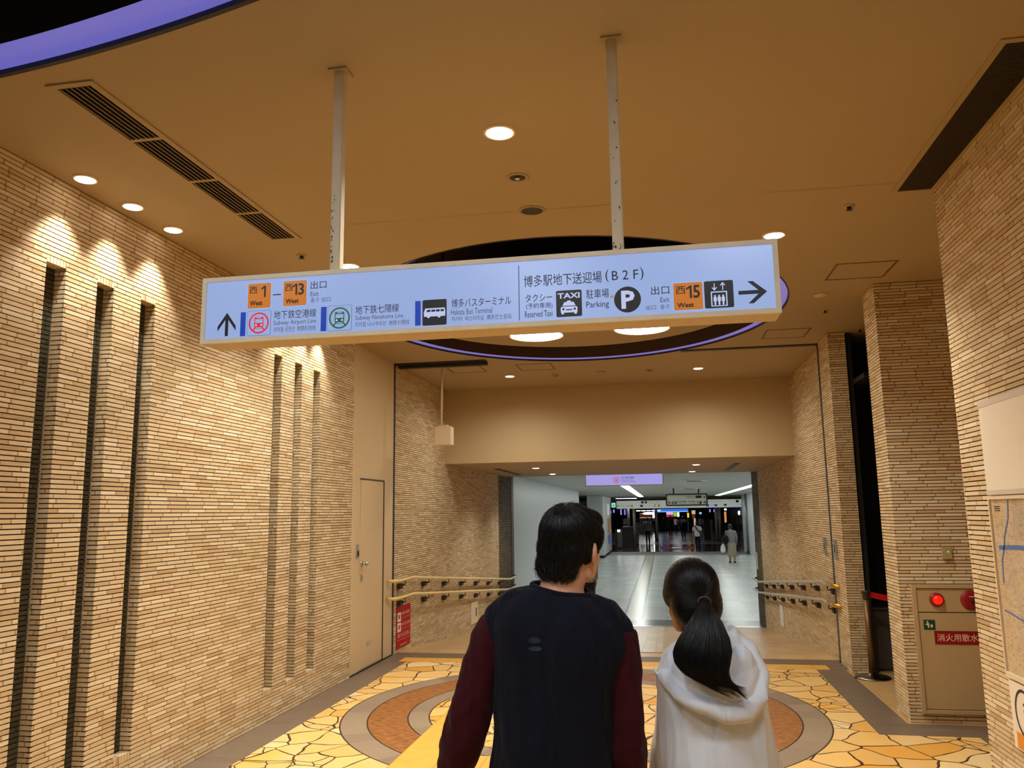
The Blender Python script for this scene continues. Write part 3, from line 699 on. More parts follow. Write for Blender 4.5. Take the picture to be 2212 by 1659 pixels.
def exit_tag(x0, x1, z0, z1, num, nb):
    e = plate('exit_tag_edge', 'sign_pale', x0-.0022, x1+.0022, z0-.0022, z1+.0022, .007, F)
    e2 = plate('exit_tag_border', 'sign_black', x0-.0006, x1+.0006, z0-.0006, z1+.0006, .006, F-.0005)
    p = plate('exit_tag', 'sign_orange', x0, x1, z0, z1, .006, F-.0012)
    y = F-.0022
    st('西', nb[0], nb[1], nb[2], nb[3], 'sign_black', 'exit_tag_lettering', .004, y); 
    ow = .019; shape('exit_tag_lettering', 'sign_black', [[(.62, 0), (1, 0), (1, 1), (.70, 1), (.0, .80), (.0, .66), (.62, .80)]], y, sg, (nb[5]-ow if num == '1' else nb[4]-.004), nb[6], ow, nb[7]-nb[6])
    if len(num) > 1: st(num[1], nb[4]+.0195, nb[5], nb[6]-.0006, nb[7]+.0006, 'sign_black', 'exit_tag_lettering', .02, y)
    st('West', nb[8], nb[9], nb[10], nb[11], 'sign_black', 'exit_tag_lettering', .03, y)
exit_tag(-1.588, -1.492, 2.437, 2.537, '1', (-1.582, -1.549, 2.496, 2.525, -1.532, -1.512, 2.480, 2.526, -1.578, -1.525, 2.447, 2.467))
exit_tag(-1.437, -1.341, 2.438, 2.538, '13', (-1.431, -1.398, 2.497, 2.526, -1.394, -1.350, 2.480, 2.526, -1.427, -1.372, 2.447, 2.466))
exit_tag(.073, .174, 2.332, 2.431, '15', (.081, .115, 2.390, 2.419, .122, .166, 2.373, 2.420, .084, .142, 2.340, 2.358))
MB().box(-1.482, F, 2.485, -1.448, F+.001, 2.489).build('dash', 'sign_violet', sg)
st('出口', -1.324, -1.258, 2.500, 2.532); st('Exit', -1.323, -1.290, 2.471, 2.490, 'sign_grey', bold=0); st('출구', -1.322, -1.288, 2.446, 2.465, 'sign_grey', bold=0); st('出口', -1.276, -1.240, 2.446, 2.465, 'sign_grey', bold=0)
for x0, x1, z0, z1 in ((-1.617, -1.595, 2.326, 2.423), (-1.278, -1.255, 2.328, 2.425), (-.896, -.874, 2.329, 2.425)): MB().box(x0, F, z0, x1, F+.0008, z1).build('blue_bar', 'sign_blue', sg)
def subway(x0, x1, z0, z1, m):
    s = x1-x0
    plate('line_plate_edge', 'sign_grey', x0-.0012, x1+.0012, z0-.0012, z1+.0012, .006, F); pl = plate('line_plate', 'sign_lit', x0, x1, z0, z1, .005, F-.0006)
    cx, cz, y = (x0+x1)/2, (z0+z1)/2, F-.0016
    rring('line_ring', m, cx, cz, .44*s, .375*s, y, sg)
    shape('train_pictogram', m, [[(.33, .32), (.67, .32), (.70, .36), (.70, .50), (.30, .50), (.30, .36)], [(.30, .50), (.335, .50), (.335, .66), (.30, .66)], [(.665, .50), (.70, .50), (.70, .66), (.665, .66)],
          [(.30, .66), (.70, .66), (.70, .72), (.67, .75), (.60, .75), (.60, .70), (.40, .70), (.40, .75), (.33, .75), (.30, .72)], [(.40, .735), (.60, .735), (.60, .75), (.40, .75)],
          [(.33, .32), (.39, .32), (.29, .20), (.22, .22)], [(.61, .32), (.67, .32), (.78, .22), (.71, .20)], [(.36, .255), (.64, .255), (.66, .275), (.34, .275)]], y, sg, x0, z0+(z1-z0-s)/2, s)
    shape('train_headlight', 'sign_pale', [circ(.385, .41, .042, 16), circ(.615, .41, .042, 16)], y-.0008, sg, x0, z0+(z1-z0-s)/2, s)
subway(-1.586, -1.489, 2.326, 2.425, 'sign_red'); subway(-1.249, -1.152, 2.327, 2.426, 'sign_green')
st('地下鉄空港線', -1.475, -1.298, 2.387, 2.421); st('Subway Airport Line', -1.475, -1.297, 2.358, 2.381, 'sign_grey', bold=0); st('지하철 공항선  地铁机场线', -1.474, -1.299, 2.334, 2.355, 'sign_grey', bold=0)
st('地下鉄七隈線', -1.136, -.961, 2.387, 2.421); st('Subway Nanakuma Line', -1.136, -.943, 2.359, 2.382, 'sign_grey', bold=0); st('지하철 나나쿠마선  地铁七隈线', -1.137, -.919, 2.336, 2.356, 'sign_grey', bold=0)
# bus pictogram
plate('bus_plate', 'sign_black', -.867, -.772, 2.327, 2.427, .006)
shape('bus_pictogram', 'sign_pale', [[(.07, .34), (.18, .34), (.22, .28), (.28, .28), (.32, .34), (.62, .34), (.66, .28), (.72, .28), (.76, .34), (.94, .34), (.95, .50), (.06, .50)], [(.06, .50), (.95, .50), (.95, .53), (.06, .53)],
      [(.10, .62), (.93, .62), (.92, .68), (.12, .68)], [(.06, .53), (.16, .53), (.20, .62), (.10, .62)], [(.34, .53), (.37, .53), (.37, .62), (.34, .62)], [(.53, .53), (.56, .53), (.56, .62), (.53, .62)], [(.72, .53), (.75, .53), (.75, .62), (.72, .62)], [(.89, .53), (.95, .53), (.93, .62), (.89, .62)]], F-.001, sg, -.867, 2.329, .095)
st('博多バスターミナル', -.753, -.523, 2.390, 2.424); st('Hakata Bus Terminal', -.755, -.595, 2.362, 2.384, 'sign_grey', bold=0); st('하카타  버스터미널  博多巴士总站', -.753, -.523, 2.336, 2.356, 'sign_grey', bold=0)
MB().box(-.494, F, 2.327, -.4915, F+.001, 2.539).build('divider', 'sign_violet', sg)
st('博多駅地下送迎場', -.474, -.183, 2.4525, 2.497, 'sign_black', bold=.002); st('(', -.170, -.158, 2.452, 2.500, 'sign_black', bold=.002); st('B 2 F', -.146, -.050, 2.458, 2.4935, 'sign_black', bold=.002); st(')', -.043, -.031, 2.452, 2.500, 'sign_black', bold=.002)
st('タクシー', -.469, -.368, 2.395, 2.424, 'sign_black'); st('(予約専用)', -.467, -.368, 2.365, 2.390); st('Reserved Taxi', -.472, -.369, 2.336, 2.360)
plate('taxi_plate', 'sign_black', -.354, -.259, 2.331, 2.431, .006)
st('TAXI', -.348, -.266, 2.400, 2.421, 'sign_pale', 'taxi_plate_lettering', .03, F-.0012)
shape('taxi_pictogram', 'sign_pale', [[(.20, .16), (.30, .16), (.30, .10), (.20, .10)], [(.70, .16), (.80, .16), (.80, .10), (.70, .10)], [(.18, .16), (.82, .16), (.83, .34), (.79, .40), (.21, .40), (.17, .34)], [(.24, .43), (.76, .43), (.68, .58), (.32, .58)], [(.41, .58), (.59, .58), (.56, .64), (.44, .64)]], F-.0012, sg, -.354, 2.331, .095)
shape('taxi_headlight', 'sign_black', [circ(.28, .30, .045, 16), circ(.72, .30, .045, 16), [(.38, .25), (.62, .25), (.62, .29), (.38, .29)]], F-.0020, sg, -.354, 2.331, .095)
st('駐車場', -.242, -.159, 2.394, 2.429, 'sign_black'); st('Parking', -.243, -.160, 2.353, 2.383)
shape('orange_pointer', 'sign_orange', [[(0, .5), (1, 1), (1, 0)]], F, sg, -.156, 2.391, .012)
shape('parking_disc', 'sign_black', [circ(.5, .5, .5, 56)], F, sg, -.141, 2.334, .097)
st('P', -.115, -.066, 2.348, 2.416, 'sign_pale', 'parking_letter', .035, F-.001)
st('出口', -.007, .058, 2.394, 2.426, 'sign_black'); st('Exit', .025, .057, 2.364, 2.383, 'sign_grey', bold=0); st('出口', -.027, .008, 2.339, 2.356, 'sign_grey', bold=0); st('출구', .024, .057, 2.339, 2.356, 'sign_grey', bold=0)
plate('elevator_plate', 'sign_black', .181, .282, 2.332, 2.432, .006)
man_ = lambda cx: [circ(cx, .44, .033, 14), [(cx-.055, .24), (cx-.055, .39), (cx-.035, .405), (cx+.035, .405), (cx+.055, .39), (cx+.055, .24), (cx+.03, .24), (cx+.03, .11), (cx-.03, .11), (cx-.03, .24)]]
fr = lambda a, b_, c, d: [(a, b_), (c, b_), (c, d), (a, d)]
shape('elevator_pictogram', 'sign_pale', [fr(.22, .06, .26, .60), fr(.74, .06, .78, .60), fr(.22, .56, .78, .60), fr(.22, .06, .78, .09)]+man_(.36)+man_(.5)+man_(.64)+
      [fr(.335, .68, .365, .90), [(.35, .63), (.45, .75), (.405, .75), (.35, .69), (.295, .75), (.25, .75)], fr(.625, .64, .655, .88), [(.64, .93), (.74, .81), (.695, .81), (.64, .87), (.585, .81), (.54, .81)]], F-.001, sg, .181, 2.332, .101)

# ------------------------------------------------------------------ things on the walls
# pendant box
t = thing('pendant_sign_box', (-2.64, 9.75, ZC), 'small cream box hanging on a thin rod before the beam', 'sign')
MB().cone((-2.665, 9.75, 2.72), (-2.655, 9.75, ZC), .012).build('rod', 'cream', t, True)
MB().lathe((-2.655, 9.75, ZC), [(.06, 0), (.055, -.02), (.016, -.03)], 20, True).build('canopy', 'ceiling_paint', t, True)
MB().box(-2.745, 9.70, 2.462, -2.535, 9.86, 2.695).build('box', 'cream', t, bevel=.006)
MB().box(-2.70, 9.72, 2.695, -2.585, 9.84, 2.715).build('cap', 'cream', t, bevel=.004)
# handrails
def handrail(name, side, label, m, m2, zs):
    xw = XL if side < 0 else XR; s = 1 if side < 0 else -1; xr_ = xw+s*.09
    t = thing(name, (xr_, 9.3, zs), label, 'handrail', 'handrails of the ramp')
    sl = -.0825
    zz = lambda y: zs+sl*max(0, y-9.95)
    path = [(xw+s*.012, 9.20, zs+.015), (xr_-s*.02, 9.23, zs+.012), (xr_, 9.30, zs+.01), (xr_, 9.55, zs+.005), (xr_, 9.95, zs+.005)]
    y = 10.5
    while y < 16.4: path.append((xr_, y, zz(y))); y += 1.0
    path += [(xr_, 16.5, zz(16.5)), (xr_, 17.3, zz(16.5)), (xr_-s*.02, 17.38, zz(16.5)), (xw+s*.012, 17.42, zz(16.5))]
    if side < 0: MB().tube(path, .019, 12).build('rail', m, t, True)
    else:
        MB().tube(path[2:], .019, 12).build('rail', m, t, True)
        MB().tube([path[0], path[1], path[2], (xr_, 9.6, zs+.007)], .024, 12).build('brass_end', m2, t, True)
    for i in range(7):
        y = 9.62+i*1.02; z = zz(y)
        b = MB(); b.tube([(xr_, y, z-.015), (xr_, y, z-.06), (xw+s*.03, y, z-.065)], .008, 8); bo = b.build('bracket', 'dark_metal', t, True)
        MB().box(min(xw+s*.003, xw+s*.05), y-.06, z-.105, max(xw+s*.003, xw+s*.05), y+.06, z-.045).build('bracket_block', 'dark_metal', bo, bevel=.004)
handrail('handrail', -1, 'upper handrail on the left ramp wall, yellow reflection in its colour', 'rail_yellow_reflect', None, .845)
handrail('handrail', -1, 'lower handrail on the left ramp wall, yellow reflection in its colour', 'rail_yellow_reflect', None, .645)
handrail('handrail', 1, 'upper grey handrail with brass end on the right ramp wall', 'rail_grey', 'brass', .80)
handrail('handrail', 1, 'lower grey handrail with brass end on the right ramp wall', 'rail_grey', 'brass', .60)
# red notice
t = thing('red_notice', (XL+.004, 9.82, .28), 'red notice board on the left ramp wall below the handrail', 'notice')
MB().box(XL+.001, 9.555, .04, XL+.008, 10.10, .525).build('board', 'red_plate', t)
px_ = XL+.009
def nb_(z0, z1, y0, y1, m='pale_text', nm='lettering'): MB().box(px_-.001, 9.555+y0, .04+z0, px_+.001, 9.555+y1, .04+z1).build(nm, m, t)
for z in (.31, .19): nb_(z, z+.105, .03, .16, 'map_white', 'pictogram_plate'); MB().box(px_, 9.62, .04+z+.03, px_+.002, 9.675, .04+z+.08).build('pictogram', 'red_dark', t)
tx = lambda s, z0, z1, y0, y1: text_mesh(s, 'lettering', 'pale_text', t, (px_, 9.555+y0, .04+z0), Y, Zv, y1-y0, z1-z0)
tx('禁煙', .375, .41, .18, .50); tx('No Smoking', .335, .35, .18, .50); tx('歩行注意', .245, .285, .18, .52); tx('Watch your step', .205, .22, .18, .52)
tx('駆け込み禁止', .12, .17, .04, .52); tx('No rushing please', .085, .10, .04, .52); tx('博多駅', .02, .04, .14, .40)
# access plates
def wall_plate(name, x, s, y0, y1, z0, z1, label, m, cat, bits=True):
    t = thing(name, (x, (y0+y1)/2, z0), label, cat)
    MB().box(min(x, x+s*.012), y0, z0, max(x, x+s*.012), y1, z1).build('plate', m, t, bevel=.002)
    if bits: MB().box(min(x+s*.012, x+s*.016), y0+(y1-y0)*.68, z0+(z1-z0)*.3, max(x+s*.012, x+s*.016), y0+(y1-y0)*.8, z0+(z1-z0)*.7).build('latch', 'dark_metal', t)
    return t
wall_plate('access_panel', XL+.003, 1, 13.40, 13.88, -.19, .16, 'pale access panel low on the left ramp wall', 'cream', 'panel')
wall_plate('access_panel', XR-.003, -1, 13.9, 14.25, -.24, .10, 'pale access panel low on the right ramp wall', 'white', 'panel', False)
wall_plate('access_panel', XR-.003, -1, 17.1, 17.32, .44, .78, 'pale narrow panel on the dark brick at the ramp foot', 'cream', 'panel', False)
wall_plate('switch_panel', XR-.003, -1, 9.96, 10.08, 1.10, 1.29, 'steel switch plate left of the right shutter groove', 'steel', 'switch')
wall_plate('switch_panel', 1.797, -1, 9.18, 9.30, 1.10, 1.29, 'steel switch plate right of the shutter groove on the pier side', 'steel', 'switch')
# fire hydrant cabinet
fy = 6.95
t = thing('hydrant_cabinet', (2.3, fy, .073), 'beige fire hydrant cabinet with red lamp set in the broad brick pier', 'fire hydrant cabinet')
k = MB(); cx0, cx1, cz0, cz1 = 1.883, 2.78, .073, 1.03
k.box(cx0, fy-.03, cz0, cx0+.03, fy+.02, cz1); k.box(cx1-.03, fy-.03, cz0, cx1, fy+.02, cz1); k.box(cx0+.03, fy-.03, cz0, cx1-.03, fy+.02, cz0+.03); k.box(cx0+.03, fy-.03, cz1-.03, cx1-.03, fy+.02, cz1)
k.build('frame', 'cabinet', t, bevel=.003)
MB().box(cx0+.034, fy-.018, .822, cx1-.034, fy+.02, cz1-.034).build('upper_panel', 'cabinet', t, bevel=.002)
dr = MB().box(cx0+.034, fy-.018, cz0+.034, cx1-.034, fy+.02, .816).build('door', 'cabinet', t, bevel=.002)
MB().box(2.40, fy-.03, .40, 2.43, fy-.016, .52).build('handle', 'black_trim', dr, bevel=.003)
MB().box(cx0+.03, fy-.005, cz0+.03, cx1-.03, fy+.02, cz1-.03).build('inner_box', 'black', t)
k = MB(); k.ring([[(2.055+r*math.cos(a*math.pi/16), y, .915+r*math.sin(a*math.pi/16)) for a in range(32)] for r, y in ((.052, fy-.018), (.052, fy-.034), (.044, fy-.042), (.034, fy-.044))], caps=True); k.build('lamp_ring', 'red_dark', t, True)
k = MB(); k.ell((2.058, fy-.044, .915), (.035, .025, .035)); k.build('warning_lamp', 'red_lamp', t, True)
k = MB(); k.ring([[(2.30+r*math.cos(a*math.pi/18), y, .912+r*math.sin(a*math.pi/18)) for a in range(36)] for r, y in ((.074, fy-.018), (.074, fy-.026), (.066, fy-.034), (.03, fy-.036))], caps=True); al = k.build('alarm_bell', 'red_dark', t, True)
k = MB(); k.cone((2.31, fy-.034, .90), (2.31, fy-.044, .90), .016); k.build('alarm_button', 'black', al)
MB().box(2.285, fy-.0375, .938, 2.33, fy-.036, .943).build('alarm_label', 'pale_text', al)
MB().box(1.948, fy-.021, .690, 2.03, fy-.018, .764).build('green_sticker', 'green_plate', t)
shape('sticker_pictogram', 'cream', [circ(.32, .78, .09, 14), [(.12, .55), (.42, .68), (.50, .60), (.46, .15), (.34, .15), (.33, .42), (.14, .48)], fr(.62, .2, .85, .5)], fy-.0225, t, 1.952, .694, .07)
MB().box(2.018, fy-.021, .582, 2.40, fy-.018, .682).build('red_plate', 'red_dark', t)
text_mesh('消火用散水栓', 'plate_lettering', 'pale_text', t, (2.036, fy-.0225, .605), X, Zv, .348, .056, bold=.006)
t = thing('indicator_switch', (2.165, fy, 1.24), 'small cream wall box with green light above the hydrant cabinet', 'switch')
MB().box(2.13, fy-.022, 1.22, 2.20, fy, 1.315).build('box', 'grille_frame', t, bevel=.003)
MB().ell((2.172, fy-.023, 1.277), (.006, .004, .004)).build('green_light', 'green_led', t)
# city map on the near right wall
mx = 1.64
t = thing('wall_map', (mx, 4.0, .48), 'city map board with blank cream header on the near right wall', 'map')
MB().box(mx-.022, 3.1, 1.675, mx, 4.50, 2.15).build('header_panel', 'map_white', t, bevel=.004)
MB().box(mx-.0235, 3.1, 2.118, mx-.0215, 4.499, 2.148).build('header_strip', mat('strip_grey', lin(206, 192, 174), .5), t)
MB().box(mx-.0235, 3.1, 1.677, mx-.0215, 4.499, 1.70).build('header_strip', 'strip_grey', t)
k = MB(); k.box(mx-.02, 3.1, .80, mx, 4.495, .825); k.box(mx-.02, 3.1, 1.655, mx, 4.495, 1.672); k.box(mx-.02, 4.4955, .80, mx, 4.507, 1.672); k.build('frame', 'cream', t)
mp = MB().box(mx-.012, 3.1, .825, mx, 4.485, 1.655).build('map_sheet', 'map_print', t)
def strip(pts, wd, m, nm):
    k = MB(); q = [Vector((mx-.0135, a, b_)) for a, b_ in pts]
    for a, b_ in zip(q, q[1:]):
        d = (b_-a).normalized(); nn = Vector((0, -d.z, d.y))*wd/2; k.quad([a-nn, b_-nn, b_+nn, a+nn])
    k.build(nm, m, mp)
mat('map_blue', lin(84, 112, 170), .4); mat('map_orange', lin(226, 140, 40), .4); mat('map_green', lin(120, 150, 90), .4)
strip([(4.28, 1.65), (4.30, 1.56), (4.36, 1.48), (4.38, 1.42), (4.42, 1.36), (4.43, 1.25)], .012, 'map_blue', 'river'); strip([(4.44, 1.42), (4.2, 1.43), (3.6, 1.40)], .02, 'map_blue', 'river')
strip([(4.45, 1.12), (4.3, 1.10), (4.1, 1.08), (3.7, 1.07)], .008, 'map_blue', 'river')
for a, z0 in ((4.38, 1.60), (4.38, 1.61), (4.38, 1.62)): strip([(a, z0), (a+.07, z0)], .004, 'sign_violet', 'map_legend')
lower = MB().box(mx-.016, 3.1, .478, mx, 4.49, .79).build('lower_sheet', 'map_white', t)
k = MB()
k.ring([[(mx-.018, 4.34+r*math.cos(i*math.pi/20), .66+1.1*r*math.sin(i*math.pi/20)) for i in range(40)] for r in (.10, .088)]); k.build('round_mark', 'sign_violet', lower)
text_mesh('i', 'round_mark_letter', 'sign_violet', lower, (mx-.018, 4.325, .61), Y, Zv, .02, .10)
MB().box(mx-.018, 4.2, .486, mx-.016, 4.45, .56).build('orange_panel', 'map_orange', lower)
# red belt barrier
bx, by = 1.93, 8.66
t = thing('barrier_post', (bx, by, 0), 'bronze barrier post with round base before the dark side room', 'barrier')
MB().lathe((bx, by, 0), [(.17, 0), (.17, .012), (.15, .022), (.04, .034), (.03, .05)], 40, True).build('base', 'chrome', t, True)
MB().cone((bx, by, .03), (bx, by, .76), .027).build('post', mat('bronze', lin(120, 88, 54), .35, .6), t, True)
MB().lathe((bx, by, .74), [(.032, 0), (.034, .01), (.034, .06), (.045, .065), (.045, .08), (.01, .085)], 24, True).build('head', 'dark_metal', t, True)
t2 = [(bx+.034+i*.1, by+.004*i, .785-.16*math.sin(i*.14)-.0) for i in range(16)]
k = MB()
for a, b_ in zip(t2, t2[1:]):
    a, b_ = Vector(a), Vector(b_); h = Vector((0, 0, .028)); e = Vector((0, .003, 0))
    k.quad([a-h, b_-h, b_+h, a+h]); k.quad([a-h+e, b_-h+e, b_+h+e, a+h+e])
k.build('belt', 'red_belt', t, True)
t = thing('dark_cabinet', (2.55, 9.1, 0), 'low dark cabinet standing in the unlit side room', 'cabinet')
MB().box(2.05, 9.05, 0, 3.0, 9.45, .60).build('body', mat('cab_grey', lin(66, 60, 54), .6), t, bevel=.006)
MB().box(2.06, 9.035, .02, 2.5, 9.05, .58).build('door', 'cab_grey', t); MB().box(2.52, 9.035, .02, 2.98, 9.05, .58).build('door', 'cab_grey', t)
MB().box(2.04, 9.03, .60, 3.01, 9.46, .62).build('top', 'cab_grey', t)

# ------------------------------------------------------------------ far corridor
def slab(name, m, x0, x1, z0, z1, y, d, parent=None, bevel=0): return MB().box(x0, y, z0, x1, y+d, z1).build(name, m, parent, bevel=bevel)
# violet lit sign over the ramp foot
t = thing('corridor_sign', (-.77, 17.5, 2.42), 'violet lit overhead sign with red train emblem at the foot of the ramp', 'sign')
slab('casing', 'cream', -1.60, .05, 2.165, 2.415, 17.505, .14, t); slab('lit_panel', 'sign_far_lit', -1.58, .032, 2.18, 2.40, 17.5, .01, t)
rring('line_ring', 'sign_red', -.935, 2.285, .065, .054, 17.495, t)
shape('train_pictogram', 'sign_red', [[(.3, .3), (.7, .3), (.7, .55), (.3, .55)], [(.3, .62), (.7, .62), (.64, .74), (.36, .74)]], 17.494, t, -.985, 2.235, .10)
for s, x0, x1, z0, z1 in (('地下鉄空港線', -.83, -.56, 2.305, 2.355), ('Subway Airport Line', -.83, -.58, 2.265, 2.29), ('지하철 공항선 地铁机场线', -.83, -.53, 2.235, 2.255)): text_mesh(s, 'lettering', 'sign_violet', t, (x0, 17.496, z0), X, Zv, x1-x0, z1-z0)
# strip lights
def striplight(x0, x1, y0, y1, label):
    t = thing('strip_light', ((x0+x1)/2, y0, 2.42), label, 'ceiling light', 'strip lights of the corridor ceiling')
    MB().box(x0-.03, y0, 2.405, x1+.03, y1, 2.42).build('frame', 'white', t); MB().box(x0, y0+.05, 2.395, x1, y1-.05, 2.406).build('diffuser', 'lamp_strip', t)
striplight(-1.22, -.98, 17.9, 45, 'long white strip light on the corridor ceiling, left')
striplight(2.82, 3.06, 18, 45, 'long white strip light on the corridor ceiling, right')
for x, y, lb in ((.85, 22, 'flat round vent on the corridor ceiling, nearer'), (1.0, 30, 'flat round vent on the corridor ceiling, farther')):
    t = thing('ceiling_vent', (x, y, 2.42), lb, 'air vent', 'round vents of the corridor ceiling')
    MB().lathe((x, y, 2.42), [(.36, 0), (.36, -.02), (.30, -.03)], 28, True).build('cone', 'white', t); MB().lathe((x, y, 2.39), [(.2, 0), (.2, -.02), (.1, -.025)], 24, True).build('diffuser', 'grey_col', t)
# framed hanging sign
fs = thing('framed_sign', (.87, 30, 2.42), 'white hanging direction sign with thick black rounded frame', 'sign')
k = MB(); n5 = rrect(.14, 1.61, 1.79, 2.225, .06, 29.98); n6 = rrect(.185, 1.565, 1.835, 2.18, .03, 29.98); k.ring([n5, n6]); k.ring([n5, [(a, 30.1, c) for a, b_, c in n5]]); k.build('frame', 'black', fs)
slab('face', 'board_white', .18, 1.57, 1.83, 2.185, 30.0, .09, fs)
for x in (.43, 1.31): MB().cone((x, 30.05, 2.2), (x, 30.05, 2.42), .025).build('hanger', 'black', fs)
shape('arrow', 'sign_black', [[(0, .5), (.45, .95), (.6, .95), (.3, .58), (1, .58), (1, .42), (.3, .42), (.6, .05), (.45, .05)]], 29.97, fs, .22, 1.855, .11)
shape('arrow', 'sign_black', [[(1-a, b_) for a, b_ in [(0, .5), (.45, .95), (.6, .95), (.3, .58), (1, .58), (1, .42), (.3, .42), (.6, .05), (.45, .05)]]], 29.97, fs, 1.44, 1.855, .11)
shape('arrow', 'sign_black', arrow, 29.97, fs, 1.45, 2.04, .10)
for x0, x1, z0, z1, m in ((.37, .40, 1.85, 1.965, 'sign_black'), (.44, .53, 1.86, 1.95, 'grey_col'), (1.34, 1.39, 1.85, 1.96, 'sign_black'), (1.24, 1.31, 1.86, 1.94, 'brass'), (1.2, 1.40, 2.06, 2.15, 'sign_black')): slab('pictogram', m, x0, x1, z0, z1, 29.985, .01, fs)
for s, x0, x1, z0, z1 in (('地下鉄七隈線', .56, .86, 1.915, 1.96), ('Subway Nanakuma Line', .56, .84, 1.86, 1.88), ('博多駅西口', .94, 1.2, 1.915, 1.96), ('West Exit', 1.02, 1.2, 1.86, 1.88), ('博多口', .86, 1.18, 2.11, 2.14), ('Hakata Exit', .92, 1.18, 2.06, 2.08)): text_mesh(s, 'lettering', 'sign_black', fs, (x0, 29.985, z0), X, Zv, x1-x0, z1-z0)
# wide fascia sign across the corridor
fz = thing('fascia_sign', (.95, 46.5, 2.42), 'wide pale lit fascia sign spanning the far end of the corridor', 'sign')
slab('casing', 'black', -2.58, 4.50, 1.76, 2.33, 46.52, .3, fz); slab('face', 'board_lit', -2.52, 4.40, 1.775, 2.21, 46.48, .05, fz)
for s, x0, x1, z0, z1 in (('地下鉄・新幹線', -2.3, -1.75, 1.90, 1.96), ('出口', -1.28, -1.18, 1.9, 1.95), ('バスターミナル', -.85, -.35, 1.90, 1.95), ('JR線 きっぷうりば', -.85, -.1, 2.10, 2.16), ('Ticket Office', -.7, -.1, 2.04, 2.08), ('博多駅 Hakata Station', 2.3, 3.3, 2.08, 2.13), ('中央改札口', 2.5, 3.2, 1.92, 1.96), ('Central Gate', 2.6, 3.0, 1.86, 1.89)): text_mesh(s, 'lettering', 'sign_black', fz, (x0, 46.47, z0), X, Zv, x1-x0, z1-z0)
for x0, x1, z0, z1, m in ((-1.72, -1.60, 1.86, 1.99, 'brass'), (-.45, -.33, 1.86, 1.99, 'brass'), (-.24, -.1, 1.86, 1.99, 'brass'), (-1.15, -1.0, 2.05, 2.18, 'sign_black'), (-.95, -.82, 2.05, 2.18, 'sign_black'), (-1.2, -1.05, 1.86, 1.98, 'sign_black'), (2.4, 2.55, 1.83, 1.95, 'sign_blue'), (2.85, 3.0, 1.83, 1.95, 'sign_blue'), (4.0, 4.15, 2.03, 2.17, 'sign_black'), (3.35, 3.5, 1.86, 1.96, 'sign_black')): slab('pictogram', m, x0, x1, z0, z1, 46.475, .01, fz)
shape('arrow', 'sign_black', [[(0, .5), (.45, .95), (.6, .95), (.3, .58), (1, .58), (1, .42), (.3, .42), (.6, .05), (.45, .05)]], 46.47, fz, -2.48, 1.87, .12)
shape('arrow', 'sign_black', [[(1-a, b_) for a, b_ in [(0, .5), (.45, .95), (.6, .95), (.3, .58), (1, .58), (1, .42), (.3, .42), (.6, .05), (.45, .05)]]], 46.47, fz, 4.22, 1.84, .13)
# left pier with posters, exit light
t = thing('corridor_pier', (-3.2, 43, ZF), 'white pier on the left of the far corridor carrying two posters', 'pillar')
k = MB(); k.box(-3.6, 40, ZF, -2.84, 46.4, 2.41); k.build('shaft', 'white_wall', t); MB().box(-3.61, 39.99, ZF, -2.83, 46.4, ZF+.12).build('skirting', 'black', t)
for z0, z1, m, nm in ((1.45, 2.02, 'board_lit', 'poster_light'), (.5, 1.25, mat('poster_tan', lin(150, 110, 54), .5, emit=lin(150, 110, 54), es=.25), 'poster_tan'), (-.06, .42, mat('poster_blue', lin(60, 76, 120), .5, emit=lin(80, 100, 160), es=.3), 'poster_blue')):
    MB().box(-2.85, 43.2, z0, -2.82, 44.9, z1).build('poster', m, t)
t = thing('exit_light', (-2.63, 46, 1.98), 'small green lit exit sign left of the wide fascia sign', 'sign')
slab('housing', 'black', -2.78, -2.535, 1.83, 2.12, 45.98, .1, t); slab('lit_face', mat('exit_green', lin(40, 120, 90), .4, emit=lin(150, 232, 214), es=.9), -2.765, -2.55, 1.845, 2.105, 45.97, .02, t)
shape('running_figure', mat('exit_dark_green', lin(10, 90, 70), .4), [circ(.55, .8, .1, 12), [(.35, .65), (.62, .68), (.6, .4), (.75, .15), (.6, .12), (.48, .36), (.28, .2), (.2, .3), (.42, .45)]], 45.965, t, -2.755, 1.86, .2)
for y, lb in ((33.2, 'lit window of the side exit, nearer'), (35.0, 'lit window of the side exit, farther')):
    t = thing('lit_window', (-5.9, y, 1.6), lb, 'window', 'lit windows of the side exit')
    MB().box(-6.2, y, 1.2, -6.15, y+.9, 2.2).build('frame', 'black', t); MB().box(-6.15, y+.08, 1.28, -6.13, y+.82, 2.12).build('pane', mat('pane_cyan', lin(180, 230, 225), .3, emit=lin(180, 232, 228), es=.9), t)
# mall furniture beyond
t = thing('mall_column', (-1.75, 52, ZF), 'slim grey column in the mall left of the walkers', 'pillar', 'columns of the mall')
MB().cone((-1.755, 52, ZF), (-1.755, 52, 2.42), .09, n=20).build('shaft', 'grey_col', t, True); MB().cone((-1.755, 52, ZF), (-1.755, 52, ZF+.15), .11, n=20).build('base', 'dark_grey', t)
for x, y, r, lb in ((4.22, 43.2, .09, 'pale grey column at the right edge of the corridor'), (3.75, 60, .10, 'dark grey column right of the walkers, first'), (4.05, 61, .10, 'dark grey column right of the walkers, second'), (-.45, 62, .10, 'grey column behind the dark-clothed walkers'), (-2.35, 58, .1, 'grey column beside the information counter')):
    t = thing('mall_column', (x, y, ZF), lb, 'pillar', 'columns of the mall')
    MB().cone((x, y, ZF), (x, y, 2.42), r, n=20).build('shaft', 'grey_col', t, True); MB().cone((x, y, ZF), (x, y, ZF+.15), r+.02, n=20).build('base', 'dark_grey', t)
t = thing('information_counter', (-2.25, 54, ZF), 'dark counter with pale papers on the left side of the mall', 'counter')
